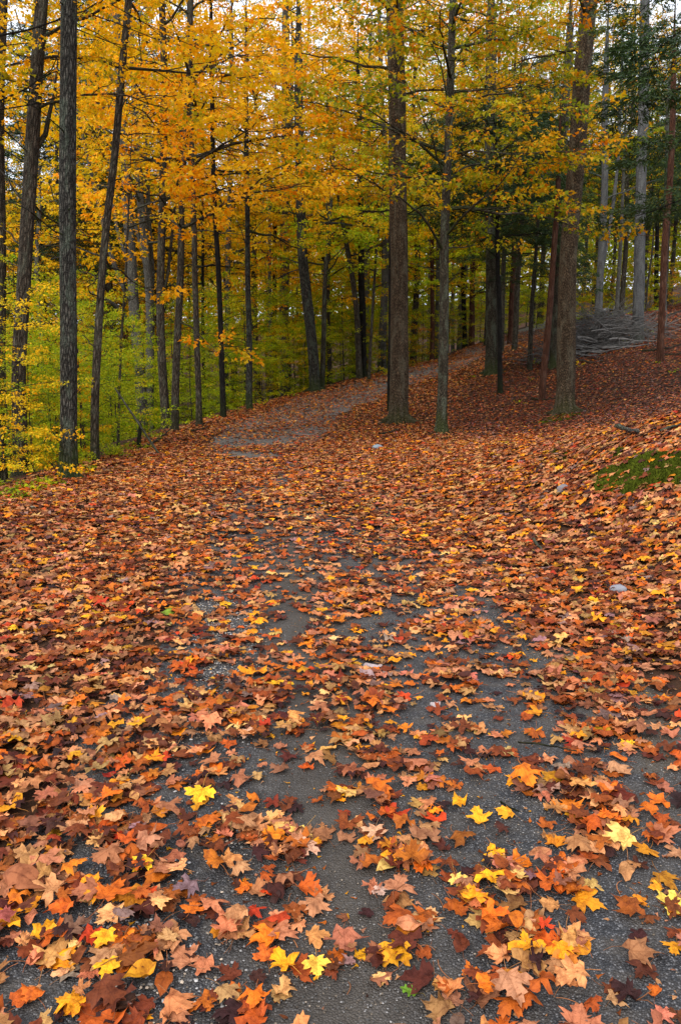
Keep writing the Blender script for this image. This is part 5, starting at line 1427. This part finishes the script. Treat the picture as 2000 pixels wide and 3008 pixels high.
for q, (u, v, w, pal, lab) in enumerate(((1576, 1072, 40, 'lime', 'lime seedling between the hemlock trunk and the bare red trunk'), (1700, 1082, 42, 'yellow', 'yellow-green seedling at the right foot of the wide brown trunk'),
        (1620, 1078, 30, 'green', 'green seedling between the bare red trunk and the wide brown trunk'), (1388, 1110, 16, 'lime', 'tiny lime seedling left of the stout grey-green trunk'), (1525, 1190, 34, 'lime', 'low lime seedling left of the bare red trunk foot'),
        (1905, 985, 46, 'lime', 'lime seedling right of the smooth pale trunk foot'), (1838, 1010, 34, 'green', 'green seedling left of the smooth pale trunk foot'), (1930, 1068, 20, 'lime', 'tiny seedling at the foot of the dark reddish trunk'),
        (1975, 1100, 26, 'lime', 'lime seedling on the slope by the right border'), (1500, 1310, 22, 'lime', 'tiny seedling on open leaves below the bare red trunk'), (1515, 850, 30, 'yellow', 'yellow seedling behind the thin black hemlock trunk'),
        (250, 1520, 22, 'lime', 'single lime seedling on the leaves below the thick ridged trunk'), (1560, 1120, 26, 'olive', 'rusty seedling just left of the bare red trunk'))):
    seedling('seedling', lab, u, v, w, pal, 5, 500 + q)
for q, (u, v, w, pal, lab) in enumerate(((15, 1462, 90, 'green', 'low dark green plant in the left corner of the wood'), (55, 1472, 70, 'green', 'low dark green plant nearest the left end of the leaf carpet'), (110, 1448, 60, 'lime', 'low lime plant below the leaning dark trunk'), (170, 1432, 50, 'green', 'low green plant touching the left foot of the thick ridged trunk'), (75, 1440, 70, 'green', 'low green plant at the foot of the leaning dark trunk'), (130, 1425, 60, 'lime', 'low lime plant left of the thick ridged trunk foot'),
        (265, 1385, 50, 'green', 'low green plant right of the thick ridged trunk foot'), (330, 1345, 60, 'lime', 'low lime plant on the crest below the slender bare stem'), (390, 1315, 50, 'green', 'low green plant beside the snapped dark stem'),
        (440, 1290, 46, 'lime', 'low lime plant on the crest below the dark forked trunk'), (-10, 1440, 80, 'lime', 'low lime plant cut by the left border'), (545, 1250, 40, 'lime', 'low plant right of the spreading orange maple foot'), (620, 1232, 40, 'lime', 'low plant between the slim brown and blackish trunks'),
        (770, 1190, 40, 'lime', 'low plant right of the slim upright mossy trunk'), (850, 1168, 44, 'lime', 'low plant left of the bent thick trunk foot'))):
    seedling('low_plant', lab, u, v, w, pal, 9, 600 + q)

# ------------------------------------------------------------------ light, sky, camera
w = bpy.data.worlds.new('World'); sc.world = w; w.use_nodes = True
nt = w.node_tree; nt.nodes.clear()
sky = nt.nodes.new('ShaderNodeTexSky'); sky.sky_type = 'NISHITA'; sky.sun_disc = False
SUN_EL, SUN_AZ = math.radians(44), math.radians(205)
sky.sun_elevation = SUN_EL; sky.sun_rotation = SUN_AZ; sky.dust_density = 9.0; sky.air_density = 1.0; sky.ozone_density = 1.0
bg = nt.nodes.new('ShaderNodeBackground'); bg.inputs[1].default_value = 0.15
# a white overcast layer with thinner places, over the clear sky
gg = N(nt); tcw = gg.n('ShaderNodeTexCoord').outputs['Generated']
cl = gg.noise(gg.scale(tcw, (1, 1, 2.2)), 3.2, 5, .6)
clouds = gg.mix(cl, (4.1, 4.5, 5.2, 1), (6.3, 6.6, 7.0, 1))
skyc = gg.mix(gg.ramp(cl, [(.25, .72), (.5, .95)]), sky.outputs[0], clouds)
ow = nt.nodes.new('ShaderNodeOutputWorld'); nt.links.new(skyc, bg.inputs[0]); nt.links.new(bg.outputs[0], ow.inputs[0])
sl = bpy.data.lights.new('sun', 'SUN'); sl.energy = 2.0; sl.angle = math.radians(22); sl.color = (1, .95, .88)
so = bpy.data.objects.new('sun', sl); link(so)
sd = Vector((math.sin(SUN_AZ) * math.cos(SUN_EL), math.cos(SUN_AZ) * math.cos(SUN_EL), math.sin(SUN_EL)))
so.rotation_euler = (-sd).to_track_quat('-Z', 'Y').to_euler()

cam = bpy.data.cameras.new('camera'); cam.sensor_fit = 'VERTICAL'; cam.sensor_height = 36; cam.lens = F / 3008 * 36
cam.clip_end = 1000; cam.clip_start = .05
co = bpy.data.objects.new('camera', cam); link(co); co.location = CAM; co.rotation_euler = (PI / 2 - PITCH, 0, 0)
sc.camera = co
vs = sc.view_settings; sc.display_settings.display_device = 'sRGB'
vs.view_transform = 'Standard'; vs.look = 'None'; vs.exposure = 0.95; vs.gamma = 1.0
cy = sc.cycles
cy.max_bounces = 6; cy.diffuse_bounces = 4; cy.glossy_bounces = 2; cy.transmission_bounces = 3; cy.transparent_max_bounces = 4
cy.use_denoising = True; cy.use_adaptive_sampling = False; cy.caustics_reflective = False; cy.caustics_refractive = False
